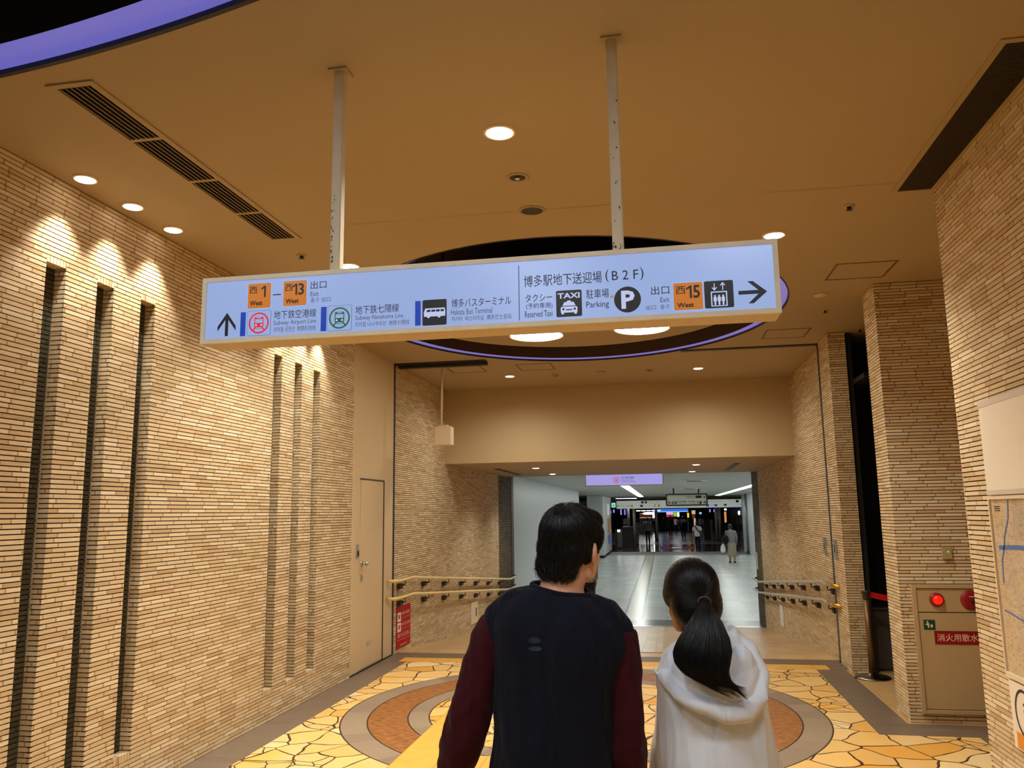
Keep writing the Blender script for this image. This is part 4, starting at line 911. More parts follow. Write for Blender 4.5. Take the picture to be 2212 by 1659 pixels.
slab('body', 'dark_grey', -2.62, -1.93, ZF, .58, 54, .7, t); slab('top', 'black', -2.68, -1.9, .58, .62, 53.95, .8, t); slab('papers', 'white', -2.55, -2.2, .62, .70, 54.1, .3, t)
slab('back_board', mat('kiosk_board', lin(140, 138, 124), .5), -2.56, -2.13, .78, 1.16, 54.6, .05, t); MB().cone((-2.35, 54.62, .62), (-2.35, 54.62, .8), .02).build('stand', 'black', t)
t = thing('waste_bin', (-2.62, 50, ZF), 'grey waste bin with pale lit opening beside the pier', 'bin')
slab('body', 'grey_col', -2.72, -2.46, ZF+.05, .57, 50, .4, t); slab('side', 'dark_grey', -2.86, -2.72, ZF, .57, 50, .4, t); slab('opening', 'lamp_white', -2.70, -2.56, .42, .53, 49.985, .02, t)
mat('screen_violet', (.03, .03, .05, 1), .4, emit=lin(140, 124, 235), es=1.1); mat('screen_blue', (.03, .03, .05, 1), .4, emit=lin(150, 190, 245), es=1)
for i, (x0, x1, z0, z1, y, lb) in enumerate(((-2.745, -2.65, 1.4, 1.78, 55, 'small upright violet screen under the fascia sign, left of the pair'), (-2.495, -2.405, 1.4, 1.75, 55, 'small upright violet screen under the fascia sign, right of the pair'), (-3.46, -3.34, 1.5, 1.7, 55, 'small violet screen glimpsed behind the pier, lower'), (-3.22, -3.12, 1.55, 1.76, 55, 'small violet screen glimpsed behind the pier, upper'), (3.18, 3.28, 1.50, 1.7, 58, 'small violet screen under the right part of the fascia sign, left one'), (3.47, 3.54, 1.5, 1.68, 58, 'small violet screen under the right part of the fascia sign, right one'), (3.2, 3.4, 1.3, 1.48, 74, 'small pale blue screen over the cross-bag walker'))):
    t = thing('screen', ((x0+x1)/2, y, 2.42), lb, 'screen', 'hanging screens of the mall')
    slab('panel', 'screen_blue' if i == 6 else 'screen_violet', x0, x1, z0, z1, y, .06, t); MB().cone(((x0+x1)/2, y+.04, z1), ((x0+x1)/2, y+.04, 2.42), .012, n=8).build('rod', 'black', t)
t = thing('oval_lamp', (-1.25, 75, 2.42), 'large white oval ceiling lamp over the mall', 'ceiling light')
k = MB(); k.ell((-1.25, 75, 1.42), (.5, .8, .10)); k.build('shade', 'lamp_far', t, True); MB().cone((-1.25, 75, 1.5), (-1.25, 75, 2.41), .02).build('rod', 'black', t)
t = thing('shop_canopy', (-1.6, 80, 1.2), 'dull red shop canopy behind the oval lamp', 'canopy')
k = MB(); k.poly([(-2.15, 80, 1.0), (-2.15, 80, 1.35), (-2.15, 80.6, 1.45), (-2.15, 80.6, 1.0)], Vector((1.1, 0, 0))); k.build('awning', mat('canopy_red', lin(110, 48, 34), .6), t)
slab('lit_edge', mat('warm_edge', lin(230, 170, 110), .5, emit=lin(240, 180, 120), es=.7), -2.15, -1.05, .98, 1.04, 79.97, .03, t); slab('shop_wall', 'dark_grey', -2.2, -1.0, ZF, .98, 80.6, .2, t)
t = thing('light_row', (-1.3, 85, 1.7), 'row of warm white lights beneath the fascia sign', 'ceiling light')
slab('housing', 'white', -2.65, -.05, 1.70, 1.76, 85, .3, t)
for i in range(5): slab('tube', 'lamp_far', -2.6+i*.51, -2.2+i*.51, 1.64, 1.70, 85, .25, t)
t = thing('blue_shop_sign', (.86, 90, ZF), 'blue lit sign over the bright shop at the end of the mall', 'sign')
slab('board', mat('shop_blue', (.02, .04, .1, 1), .4, emit=lin(50, 110, 222), es=1), -1.03, 2.75, 1.56, 1.83, 90, .15, t); slab('light_edge', mat('shop_light', (.1, .1, .1, 1), .4, emit=lin(170, 206, 252), es=1), -1.03, 2.75, 1.50, 1.56, 89.98, .15, t)
slab('side_light', 'lamp_far', -1.03, -.85, .9, 1.5, 90, .12, t); slab('post', 'grey_col', 2.6, 2.75, ZF, 1.5, 90, .12, t); slab('post', 'grey_col', -1.03, -.85, ZF, .9, 90, .12, t)
for x0, x1, z0, z1, m, lb, nm in ((.45, 1.22, 1.2, 1.5, lin(214, 176, 214), 'pale pink lit poster in the shop front', 'pink_poster'), (.45, 1.22, .92, 1.19, lin(200, 30, 60), 'red lit poster beneath the pale pink one', 'red_poster'), (1.26, 1.6, 1.0, 1.46, lin(130, 206, 50), 'bright green lit poster in the shop front', 'green_poster'), (1.64, 1.9, .95, 1.46, lin(240, 246, 240), 'white lit poster beside the green one', 'white_poster')):
    t = thing(nm, ((x0+x1)/2, 95, ZF), lb, 'poster'); mm = mat(nm, (.05, .05, .05, 1), .5, emit=m, es=1)
    slab('sheet', mm, x0, x1, z0, z1, 95, .02, t); slab('stand', 'dark_grey', x0, x1, ZF, z0, 95.02, .05, t)
t = thing('yellow_sign', (2.42, 80, 2.42), 'slim yellow lit hanging sign right of the blue shop sign', 'sign')
slab('panel', mat('yel', (.1, .08, 0, 1), .4, emit=lin(255, 206, 10), es=1.1), 2.33, 2.5, .98, 1.41, 80, .06, t); MB().cone((2.415, 80.03, 1.41), (2.415, 80.03, 2.42), .012).build('rod', 'black', t)
t = thing('food_stall', (2.95, 80, ZF), 'cream and brown stall column behind the white-shirted walker', 'stall')
slab('upper_panel', mat('stall_cream', lin(226, 200, 176), .5, emit=lin(226, 200, 176), es=.6), 2.77, 3.1, 1.29, 1.64, 80, .3, t); slab('middle_panel', mat('stall_brown', lin(120, 56, 16), .5, emit=lin(130, 60, 16), es=.5), 2.79, 3.06, .89, 1.29, 80, .3, t); slab('pillar', 'stall_cream', 2.93, 3.09, ZF, .89, 80, .3, t)
t = thing('orange_banner', (4.4, 60, ZF), 'tall orange lit banner on the right side of the mall', 'banner')
slab('panel', mat('banner_orange', (.1, .05, .02, 1), .5, emit=lin(226, 148, 84), es=.9), 4.32, 4.46, .76, 1.52, 60, .05, t); slab('lamp', 'lamp_white', 4.34, 4.49, 1.62, 1.72, 60, .05, t); MB().cone((4.39, 60.05, ZF), (4.39, 60.05, .76), .03).build('pole', 'dark_grey', t)
t = thing('dark_stand', (3.43, 65, ZF), 'dark shop stand right of the white-shirted walker', 'stand')
slab('body', 'black', 3.1, 3.6, ZF, .9, 65, .8, t); slab('side', 'grey_col', 3.6, 3.78, ZF, .9, 65, .8, t); slab('trim', 'red_dark', 3.66, 3.74, -.1, .6, 64.98, .02, t)
t = thing('globe_lamp', (5.34, 60, 2.42), 'white hanging globe lamp on the far right of the mall', 'lamp')
MB().ell((5.34, 60, 1.42), (.07, .07, .14)).build('shade', 'lamp_white', t, True); MB().cone((5.34, 60, 1.55), (5.34, 60, 2.42), .012).build('cord', 'black', t)
t = thing('red_mat', (.75, 50.5, ZF), 'red mat with white middle on the dark mall floor', 'mat')
slab('mat', mat('mat_red', lin(96, 12, 14), .8), -.2, 1.75, ZF, ZF+.006, 48.6, 4.0, t); slab('white_field', 'white', .5, 1.05, ZF+.006, ZF+.008, 50, 1.7, t)
# glossy dark shop fronts of the mall
for x, y0, y1, lb in ((-4.0, 47, 60, 'dark glass facade on the left of the mall'), (5.6, 47, 75, 'dark glass facade on the right of the mall')):
    t = thing('glass_facade', (x, y0, ZF), lb, 'facade'); s = -1 if x < 0 else 1
    MB().box(min(x, x+s*.1), y0, ZF, max(x, x+s*.1), y1, 2.41).build('glass', mat('shop_glass', lin(40, 40, 42), .08), t)
    for i in range(6): yy = y0+(y1-y0)*i/5; MB().box(x-.06, yy-.06, ZF, x+.06, yy+.06, 2.41).build('post', 'dark_grey', t)

for i, y in enumerate((50.0, 58.0, 68.0, 80.0)):  # unseen panels added to brighten the mall interior
    for sx, nm in ((-2.1, 'left'), (1.4, 'right')):
        t = thing('mall_fill_light', (sx, y, 2.42), 'added white fill panel hidden behind the fascia sign, %s row, %s from the sign' % (nm, ('first', 'second', 'third', 'fourth')[i]), 'ceiling light', 'added fill panels of the mall ceiling')
        MB().box(sx-.65, y-.65, 2.40, sx+.65, y+.65, 2.42).build('frame', 'white', t); MB().box(sx-.6, y-.6, 2.39, sx+.6, y+.6, 2.40).build('diffuser', 'fill_mall', t)

# ------------------------------------------------------------------ people
mat('skin', lin(238, 184, 156), .5, noise_amt=.05, nscale=40)
mat('skin_tan', lin(176, 112, 74), .5, noise_amt=.05, nscale=40)
mat('hair_black', lin(15, 13, 13), .36, spec=.45)
mat('hair_brown', lin(20, 18, 19), .38, spec=.5)
mat('eye', lin(230, 226, 220), .2); mat('lips', lin(176, 96, 84), .45)
def cloth(name, col, folds=1.0, rough=.85, sheen=.2):
    m = bpy.data.materials.new(name); m.use_nodes = True; n = N(m); b = n.n['Principled BSDF']
    tc = n.add('ShaderNodeTexCoord')
    w1 = n.add('ShaderNodeTexNoise', {'Vector': n.add('ShaderNodeMapping', {0: tc.outputs['Object'], 3: (11, 11, 2.6)}).outputs[0], 'Scale': 1.0, 'Detail': 2.0, 'Distortion': .6})
    w2 = n.add('ShaderNodeTexNoise', {'Vector': tc.outputs['Object'], 'Scale': 900.0, 'Detail': 1.0})
    b1 = n.add('ShaderNodeBump', {'Height': w1.outputs[0], 'Strength': .55*folds, 'Distance': .05})
    b2 = n.add('ShaderNodeBump', {'Height': w2.outputs[0], 'Strength': .12, 'Distance': .002, 'Normal': b1.outputs[0]})
    n.t.links.new(b2.outputs[0], b.inputs['Normal'])
    b.inputs['Base Color'].default_value = col; b.inputs['Roughness'].default_value = rough; b.inputs['Sheen Weight'].default_value = sheen; b.inputs['Specular IOR Level'].default_value = .2
    MATS[name] = m
cloth('navy', lin(11, 13, 28), 1.4, .9, .04); cloth('maroon', lin(58, 6, 16), 1, .9, .04); cloth('dark_trousers', lin(24, 24, 30), .6)
cloth('white_jacket', lin(230, 234, 242), 1.2, .7, .10); cloth('grey_trousers', lin(70, 70, 76), .6)
cloth('white_tee', lin(226, 226, 222), .4); cloth('grey_tee', lin(136, 134, 130), .4); cloth('black_cloth', lin(16, 15, 17), .4); cloth('beige_cloth', lin(150, 140, 120), .4); cloth('grey_coat', lin(120, 118, 116), .4)

def wrinkle(o, amp, sc, seed=0.0, zc=0.0, slant=0.0):
    """soft hanging folds pressed into a garment"""
    me = o.data; nn = [v.normal.copy() for v in me.vertices]
    for v, q in zip(me.vertices, nn):
        c = v.co; u = Vector((c.x*sc[0]+c.z*slant+seed, c.y*sc[1]+seed, c.z*sc[2]))
        a = noise.noise(u)+.5*noise.noise(u*2.1+Vector((7, 3, 1)))
        v.co = c+q*(amp*(1-abs(a)*2.2 if abs(a) < .3 else .34-abs(a)*.5))*(1.0 if not zc else min(1, max(.25, (zc-c.z)/.25)))
def hand(mb, wrist, dirn, palm_n, s=1.0, curl=.35, side=1):
    """palm, four fingers of different length and a thumb; dirn = towards the fingertips, palm_n = palm normal"""
    d = Vector(dirn).normalized(); pn = (Vector(palm_n) - Vector(palm_n).dot(d)*d).normalized(); a = d.cross(pn)*side
    w_ = Vector(wrist)
    mb.tube([w_-d*.02*s, w_+d*.02*s, w_+d*.055*s, w_+d*.092*s], [(.024*s, .018*s), (.032*s, .017*s), (.040*s, .016*s), (.036*s, .013*s)], 12, axis=a)
    for off, ln in ((-.029, .062), (-.010, .074), (.010, .078), (.029, .068)):
        p = w_+d*.085*s+a*off*s; r = .0085*s; pts = [p]; dd = d.copy()
        for k in range(3):
            dd = (dd+pn*curl*.6).normalized(); p = p+dd*ln*s*(.42, .33, .25)[k]; pts.append(p)
        mb.tube(pts, [r, r*.97, r*.88, r*.7], 8)
    p = w_+d*.025*s+a*.030*s; pts = [p, p+(a*.7+d*.6+pn*.3).normalized()*.032*s]; pts.append(pts[-1]+(d*.9+a*.3+pn*.4).normalized()*.03*s); pts.append(pts[-1]+(d+pn*.4).normalized()*.022*s)
    mb.tube(pts, [.012*s, .0105*s, .0095*s, .007*s], 8)

def head_frame(pos, yaw_, tilt=0, nod=0): return Matrix.Translation(pos) @ Matrix.Rotation(yaw_, 4, 'Z') @ Matrix.Rotation(nod, 4, 'X') @ Matrix.Rotation(tilt, 4, 'Y')
def add_head(mb, Fm, s=1.0, ears=True, fine=True):
    rot = Fm.to_3x3()
    e = lambda c, r, q=None: mb.ell(Fm @ (Vector(c)*s), [v*s for v in r], rot @ q if q else rot, 24)
    e((0, -.012, .03), (.076, .093, .085)); e((0, .028, -.02), (.066, .064, .08)); e((0, .035, -.075), (.050, .052, .036)); e((0, .066, -.094), (.023, .020, .018))
    e((0, .096, -.006), (.008, .012, .028)); e((0, .100, -.030), (.011, .013, .011)); e((.010, .092, -.034), (.008, .010, .007)); e((-.010, .092, -.034), (.008, .010, .007))
    e((0, .080, .018), (.048, .016, .011))
    for sx in (-1, 1):
        e((sx*.038, .050, -.034), (.027, .030, .034)); e((sx*.044, .030, -.066), (.020, .034, .034))
        e((sx*.052, .01, -.07), (.016, .034, .030))
        if ears:
            q = Matrix.Rotation(sx*.35, 3, 'Z')
            e((sx*.080, -.008, -.018), (.009, .020, .032), q); fine and e((sx*.086, -.018, -.012), (.006, .010, .026), q); e((sx*.078, -.002, -.045), (.008, .011, .012), q)
    e((0, .089, -.058), (.022, .010, .006)); e((0, .087, -.069), (.020, .010, .007))
def add_eyes(Fm, parent, s=1.0):
    for sx in (-1, 1):
        k = MB(); k.ell(Fm @ (Vector((sx*.031, .078, -.004))*s), [v*s for v in (.012, .011, .010)], Fm.to_3x3(), 16); k.ell(Fm @ (Vector((sx*.032, .0865, -.004))*s), [v*s for v in (.0055, .003, .0055)], Fm.to_3x3(), 12)
        o = k.build('eye', ['eye', 'hair_black'], parent, True)
        n_ = len(o.data.polygons)
        for i, p in enumerate(o.data.polygons): p.material_index = 1 if i >= 16*8 else 0
    k = MB()
    for sx in (-1, 1): k.tube([Fm @ (Vector((sx*.016, .094, .017))*s), Fm @ (Vector((sx*.034, .093, .022))*s), Fm @ (Vector((sx*.052, .080, .017))*s)], [.003*s, .0045*s, .002*s], 8)
    k.build('eyebrows', 'hair_black', parent, True)
def strands(base, name, m, parent, n, dirfn, length, seed, r=.0007, lift=.002, steps=5, stray=.1, filt=None):
    """hair strands growing over the surface of base"""
    rnd = random.Random(seed); me = base.data; me.calc_loop_triangles()
    tree = BVHTree.FromPolygons([v.co for v in me.vertices], [p.vertices[:] for p in me.polygons])
    tris = [(t.area, [me.vertices[i].co for i in t.vertices]) for t in me.loop_triangles]
    if filt: tris = [t for t in tris if filt((t[1][0]+t[1][1]+t[1][2])/3)]
    cum = []; a = 0
    for t in tris: a += t[0]; cum.append(a)
    import bisect
    vs, fs = [], []
    for i in range(n):
        t = tris[min(len(tris)-1, bisect.bisect(cum, rnd.random()*a))][1]
        u, v = rnd.random(), rnd.random()
        if u+v > 1: u, v = 1-u, 1-v
        p = t[0]+(t[1]-t[0])*u+(t[2]-t[0])*v
        L_ = length*rnd.uniform(.6, 1.25); j = Vector((rnd.gauss(0, stray), rnd.gauss(0, stray), rnd.gauss(0, stray)))
        rise = rnd.uniform(0, lift); pts = []
        for k in range(steps+1):
            c, nn, _, _ = tree.find_nearest(p)
            if c is None: break
            f = k/steps
            pts.append((c+nn*(.0006+rise*(.4+f)), nn))
            d = dirfn(c)+j; d = d-nn*d.dot(nn)
            if d.length < 1e-5: break
            p = c+d.normalized()*L_/steps
        if len(pts) < 3: continue
        b0 = len(vs)
        for k, (q, nn) in enumerate(pts):
            d = (pts[min(k+1, len(pts)-1)][0]-pts[max(k-1, 0)][0]).normalized(); sd = d.cross(nn).normalized(); rr_ = r*(1-.75*k/(len(pts)-1))
            vs += [q-sd*rr_, q+sd*rr_, q+nn*rr_]
        for k in range(len(pts)-1):
            for x in range(3):
                y = (x+1) % 3; fs.append((b0+k*3+x, b0+k*3+y, b0+k*3+3+y, b0+k*3+3+x))
    mm = bpy.data.meshes.new(name); mm.from_pydata([v[:] for v in vs], [], fs); mm.shade_smooth()
    o = link(name, mm, m, parent); o['kind'] = 'stuff'; return o
def legs_shoes(t, cx, cy, zf, hip, m, shoe_m, sp=.09, stride=.10, rth=.085):
    k = MB()
    k.tube([(cx, cy, hip+.02), (cx, cy, hip-.10), (cx, cy, hip-.16)], [(sp+.08, .115), (sp+.085, .12), (sp+.06, .10)], 20)
    for sx, dy in ((-1, stride), (1, -stride)):
        x = cx+sx*sp
        k.tube([(x, cy, hip-.06), (x, cy+dy*.5, zf+.5*(hip-zf)), (x, cy+dy*.8, zf+.28*(hip-zf)), (x, cy+dy, zf+.05)], [rth, rth*.74, rth*.66, rth*.56], 16)
    fuse(k, 'trousers', m, t, .012, 4)
    for sx, dy in ((-1, stride), (1, -stride)):
        x = cx+sx*sp; y = cy+dy; k = MB()
        k.tube([(x, y-.07, zf+.035), (x, y+.0, zf+.045), (x, y+.10, zf+.034), (x, y+.17, zf+.026)], [(.034, .034), (.040, .044), (.044, .033), (.032, .024)], 14, axis=(1, 0, 0))
        fuse(k, 'shoe', shoe_m, t, .008, 2)
mat('shoe_dark', lin(40, 38, 40), .5); mat('shoe_white', lin(200, 200, 196), .5)

# ---- man in the navy and maroon shirt
MY = 2.30
man = thing('person', (-.29, MY, 0), 'man seen from behind in navy long-sleeved shirt with maroon sleeves, head turned right', 'person')
k = MB()
ringp = [(.78, -.325, .165, .125), (.86, -.325, .165, .122), (.93, -.320, .163, .118), (1.05, -.312, .160, .112), (1.16, -.307, .163, .112), (1.24, -.296, .180, .116), (1.29, -.292, .190, .112), (1.335, -.290, .178, .100), (1.368, -.288, .142, .085), (1.392, -.286, .106, .072), (1.406, -.284, .082, .062)]
k.ring([[(xc+rx*math.copysign(abs(math.cos(a))**.85, math.cos(a)), MY+ry*math.copysign(abs(math.sin(a))**.85, math.sin(a)), z) for a in [2*math.pi*i/36 for i in range(36)]] for z, xc, rx, ry in ringp], caps=True)
for v in k.bm.verts: v.co.z -= (v.co.x+.29)*.17*min(1, max(0, (v.co.z-1.05)/.25))
k.tube([(-.34, MY, 1.375), (-.415, MY, 1.358), (-.452, MY, 1.328), (-.478, MY, 1.262)], [.05, .054, .054, .05], 18)
k.tube([(-.23, MY, 1.36), (-.165, MY, 1.335), (-.135, MY, 1.30), (-.122, MY, 1.25)], [.05, .050, .048, .044], 18)
wrinkle((shirt := fuse(k, 'shirt', 'navy', man, .006, 8)), .010, (7, 7, 1.6), 1.3, 1.36, 2.5)
k = MB(); k.tube([(-.470, MY, 1.318), (-.487, MY-.004, 1.275), (-.507, MY-.01, 1.215), (-.522, MY-.018, 1.15), (-.546, MY-.02, 1.06), (-.575, MY-.005, .985), (-.596, MY+.025, .92), (-.612, MY+.05, .85)], [.046, .050, .050, .050, .056, .056, .049, .038], 20)
k.ell((-.555, MY-.03, 1.03), (.05, .04, .05)); k.tube([(-.607, MY+.04, .875), (-.615, MY+.055, .84)], [.041, .036], 18)
wrinkle(fuse(k, 'sleeve', 'maroon', man, .006, 4), .007, (12, 12, 9), 4.1)
k = MB(); k.tube([(-.128, MY, 1.30), (-.128, MY, 1.262), (-.120, MY-.004, 1.20), (-.1145, MY-.012, 1.13), (-.1145, MY-.016, 1.06), (-.1165, MY-.005, .99), (-.114, MY+.02, .93), (-.112, MY+.045, .86)], [.042, .046, .045, .042, .043, .047, .043, .036], 20)
k.tube([(-.112, MY+.035, .885), (-.112, MY+.05, .85)], [.038, .034], 18)
wrinkle(fuse(k, 'sleeve', 'maroon', man, .006, 4), .007, (12, 12, 9), 4.1)
k = MB(); pts = []
for i in range(40):
    a = 2*math.pi*i/40; pts.append(Vector((-.284+.083*math.cos(a), MY+.004+.064*math.sin(a), 1.409-.0135*math.cos(a)+.006*math.sin(a))))
pts.append(pts[0]); k.tube(pts, .0075, 8, False); k.build('collar', 'navy', man, True)
HS = .94; HM = head_frame((-.253, MY+.012, 1.529), R(-24), R(3), R(-4))
k = MB(); add_head(k, HM, HS)
k.tube([(-.285, MY+.002, 1.36), (-.281, MY-.002, 1.425), (-.262, MY-.002, 1.47), (-.252, MY, 1.52)], [.070, .060, .057, .056], 24)
hand(k, (-.614, MY+.058, .835), (-.03, .12, -1), (1, .1, 0), 1, .35, 1)
hand(k, (-.112, MY+.055, .845), (.02, .12, -1), (-1, .1, 0), 1, .35, -1)
k.tube([(-.600, MY+.03, .89), (-.614, MY+.06, .825)], [.030, .026], 14); k.tube([(-.112, MY+.03, .90), (-.112, MY+.058, .835)], [.030, .026], 14)
k.tube([(-.284, MY, 1.40), (-.288, MY, 1.34), (-.295, MY, 1.25), (-.307, MY, 1.05), (-.318, MY, .88), (-.318, MY, .80)], [(.05, .045), (.12, .06), (.13, .08), (.12, .08), (.125, .085), (.08, .06)], 20)
k.tube([(-.38, MY, 1.325), (-.452, MY, 1.305), (-.500, MY-.006, 1.22), (-.535, MY-.018, 1.08), (-.590, MY+.02, .925), (-.608, MY+.045, .86)], [.034, .036, .035, .033, .028, .027], 14)
k.tube([(-.19, MY, 1.315), (-.135, MY, 1.285), (-.120, MY-.004, 1.20), (-.1145, MY-.014, 1.07), (-.114, MY+.015, .94), (-.112, MY+.045, .87)], [.032, .032, .032, .030, .027, .027], 14)
fuse(k, 'body', 'skin', man, .0038, 3)
add_eyes(HM, man, HS)
k = MB(); rot = HM.to_3x3(); e = lambda c, r: k.ell(HM @ (Vector(c)*HS), [q*HS for q in r], rot, 24)
e((0, -.020, .036), (.083, .098, .086)); e((0, -.062, -.022), (.070, .042, .064)); e((-.012, -.064, -.058), (.066, .036, .042)); e((.066, -.034, -.002), (.016, .04, .045)); e((-.066, -.034, -.012), (.018, .042, .05))
e((0, .048, .075), (.066, .045, .036)); e((.066, .020, .03), (.016, .034, .04)); e((-.066, .020, .03), (.016, .034, .04)); e((.070, .018, .004), (.008, .012, .024)); e((-.070, .018, .004), (.008, .012, .024))
hair = fuse(k, 'hair', 'hair_brown', man, .005, 4)
whorl = HM @ Vector((.01, -.06, .115)); faceward = (rot @ Vector((0, 1, 0)))
def mdir(c):
    d = (c-whorl); d.normalize(); return d+Vector((0, 0, -.8))+faceward*(.15 if c.z > whorl.z-.07 else .3)
strands(hair, 'hair_strands', 'hair_brown', hair, 5200, mdir, .045, 5, .0009, .006, 5, .22)
low = HM.translation.z-.045
strands(hair, 'nape_strands', 'hair_brown', hair, 900, lambda c: Vector((0, 0, -1))+.35*(c-HM.translation).normalized(), .045, 6, .0009, .016, 4, .35, lambda c: c.z < low)
# printed mark of the shirt, lying on the cloth
def decal(base, name, m, parent, pts2, y0, off=.0012):
    tree = BVHTree.FromPolygons([v.co for v in base.data.vertices], [q.vertices[:] for q in base.data.polygons])
    k = MB(); ctr = Vector((sum(a for a, b_ in pts2)/len(pts2), 0, sum(b_ for a, b_ in pts2)/len(pts2))); rows = []
    for f in (1, .66, .33, .02):
        row = []
        for a, b_ in pts2:
            q = ctr+(Vector((a, 0, b_))-ctr)*f; h = tree.ray_cast(Vector((q.x, y0, q.z)), Vector((0, 1, 0)))
            row.append((h[0] if h[0] else Vector((q.x, y0+.3, q.z)))-Vector((0, off, 0)))
        rows.append(row)
    k.ring(rows, True); return k.build(name, m, parent, True)
oval = lambda cx, cz, rx, rz: [(cx+rx*math.cos(2*math.pi*i/24), cz+rz*math.sin(2*math.pi*i/24)) for i in range(24)]
decal(shirt, 'printed_mark', mat('teal', lin(16, 40, 52), .6), man, oval(-.343, 1.267, .018, .006), MY-.4)
decal(shirt, 'printed_mark', mat('teal_dark', lin(14, 24, 37), .6), man, oval(-.345, 1.288, .017, .008), MY-.4)
legs_shoes(man, -.315, MY+.01, 0, .86, 'dark_trousers', 'shoe_dark', .085, .12)

# ---- woman with the ponytail
WY = 2.42
wo = thing('person', (.11, WY, 0), 'woman seen from behind in pale grey hooded jacket with long black ponytail', 'person')
k = MB()
rp = [(.74, .118, .160, .125), (.86, .118, .158, .122), (.94, .117, .150, .118), (1.05, .116, .140, .108), (1.14, .116, .135, .100), (1.20, .118, .130, .090), (1.24, .118, .105, .078), (1.27, .116, .070, .062), (1.285, .112, .055, .055)]
k.ring([[(xc+rx*math.cos(a), WY+ry*math.sin(a), z) for a in [2*math.pi*i/32 for i in range(32)]] for z, xc, rx, ry in rp], caps=True)
k.tube([(.065, WY, 1.235), (.032, WY, 1.200), (.018, WY-.002, 1.155), (.009, WY-.008, 1.08), (.0, WY, .98), (-.008, WY+.02, .90), (-.006, WY+.045, .80)], [.040, .044, .047, .048, .050, .048, .040], 18)
k.tube([(.16, WY, 1.262), (.205, WY, 1.238), (.222, WY-.002, 1.18), (.222, WY-.010, 1.08), (.230, WY, .99), (.240, WY+.02, .90), (.246, WY+.045, .80)], [.036, .036, .040, .042, .046, .046, .040], 18)
wrinkle((jacket := fuse(k, 'jacket', 'white_jacket', wo, .006, 5)), .012, (8, 8, 2.6), 2.2, 0, 1.5)
k = MB()
k.tube([(-.018, WY+.01, 1.180), (-.008, WY-.055, 1.172), (.035, WY-.105, 1.140), (.085, WY-.128, 1.122), (.140, WY-.132, 1.100), (.190, WY-.12, 1.100), (.225, WY-.09, 1.132), (.236, WY-.05, 1.175), (.215, WY-.02, 1.235), (.17, WY+.01, 1.275)], [(.012, .012), (.022, .016), (.032, .020), (.036, .024), (.034, .026), (.030, .026), (.030, .024), (.030, .022), (.028, .02), (.02, .02)], 16)
k.tube([(.03, WY-.055, 1.20), (.07, WY-.105, 1.165), (.13, WY-.112, 1.14), (.19, WY-.095, 1.15), (.215, WY-.06, 1.2)], [.030, .034, .036, .034, .026], 14)
k.ell((.12, WY-.085, 1.18), (.085, .03, .075)); k.ell((.195, WY-.07, 1.20), (.035, .03, .06))
wrinkle(fuse(k, 'hood', 'white_jacket', wo, .005, 3), .004, (9, 9, 9), 5.2)
k = MB(); k.tube([(.0, WY-.05, 1.176), (-.026, WY-.05, 1.174), (-.036, WY-.045, 1.179), (-.042, WY-.04, 1.189)], [(.018, .006), (.016, .005), (.011, .004), (.004, .002)], 10); k.build('hood_edge', 'white_tee', wo, True)
decal(jacket, 'embroidered_mark', mat('thread_grey', lin(120, 120, 124), .7), wo, [(.213, 1.230), (.222, 1.226), (.231, 1.231), (.234, 1.241), (.228, 1.236), (.222, 1.231)], WY-.5)
WS = .90; HW = head_frame((.072, WY+.004, 1.376), R(15), R(-4), R(-10))
k = MB(); add_head(k, HW, WS, False)
k.tube([(.112, WY, 1.21), (.10, WY-.004, 1.27), (.085, WY-.002, 1.32), (.078, WY, 1.37)], [.054, .046, .045, .046], 22)
hand(k, (-.005, WY+.055, .785), (0, .12, -1), (1, .1, 0), .9, .35, 1); hand(k, (.247, WY+.055, .785), (0, .12, -1), (-1, .1, 0), .9, .35, -1)
k.tube([(-.006, WY+.035, .84), (-.005, WY+.058, .77)], [.026, .022], 14); k.tube([(.246, WY+.035, .84), (.247, WY+.058, .77)], [.026, .022], 14)
k.tube([(.112, WY, 1.25), (.116, WY, 1.21), (.118, WY, 1.16), (.116, WY, 1.00), (.118, WY, .86), (.118, WY, .78)], [(.04, .04), (.07, .045), (.095, .06), (.095, .07), (.115, .085), (.08, .06)], 20)
k.tube([(.06, WY, 1.195), (.034, WY, 1.180), (.018, WY-.002, 1.14), (.008, WY-.008, 1.05), (-.004, WY+.012, .92), (-.006, WY+.04, .82)], [.026, .027, .028, .027, .024, .023], 14)
k.tube([(.18, WY, 1.215), (.212, WY, 1.19), (.222, WY-.006, 1.12), (.226, WY-.005, 1.02), (.240, WY+.02, .90), (.246, WY+.04, .82)], [.026, .027, .028, .027, .024, .023], 14)
fuse(k, 'body', 'skin_tan', wo, .0038, 3)
add_eyes(HW, wo, WS)
k = MB(); rot = HW.to_3x3(); e = lambda c, r: k.ell(HW @ (Vector(c)*WS), [q*WS for q in r], rot, 28)
e((0, -.018, .034), (.0835, .0985, .088)); e((0, -.040, -.02), (.080, .070, .085)); e((.052, .008, .012), (.034, .052, .055)); e((-.052, .008, .016), (.034, .048, .048)); e((0, .024, .066), (.066, .056, .045)); e((0.01, -.055, -.05), (.05, .042, .045))
wh = fuse(k, 'hair', 'hair_black', wo, .005, 8)
tie = Vector((.102, WY-.108, 1.378))
strands(wh, 'hair_strands', 'hair_black', wh, 4200, lambda c: (tie-c), .075, 8, .0008, .0015, 6, .004)
k = MB(); pts = [tie+Vector((.016*math.cos(a), -.004, .011*math.sin(a))) for a in [2*math.pi*i/20 for i in range(21)]]; k.tube(pts, .0035, 8, False); k.build('hair_tie', mat('tie_brown', lin(58, 42, 24), .6), wo, True)
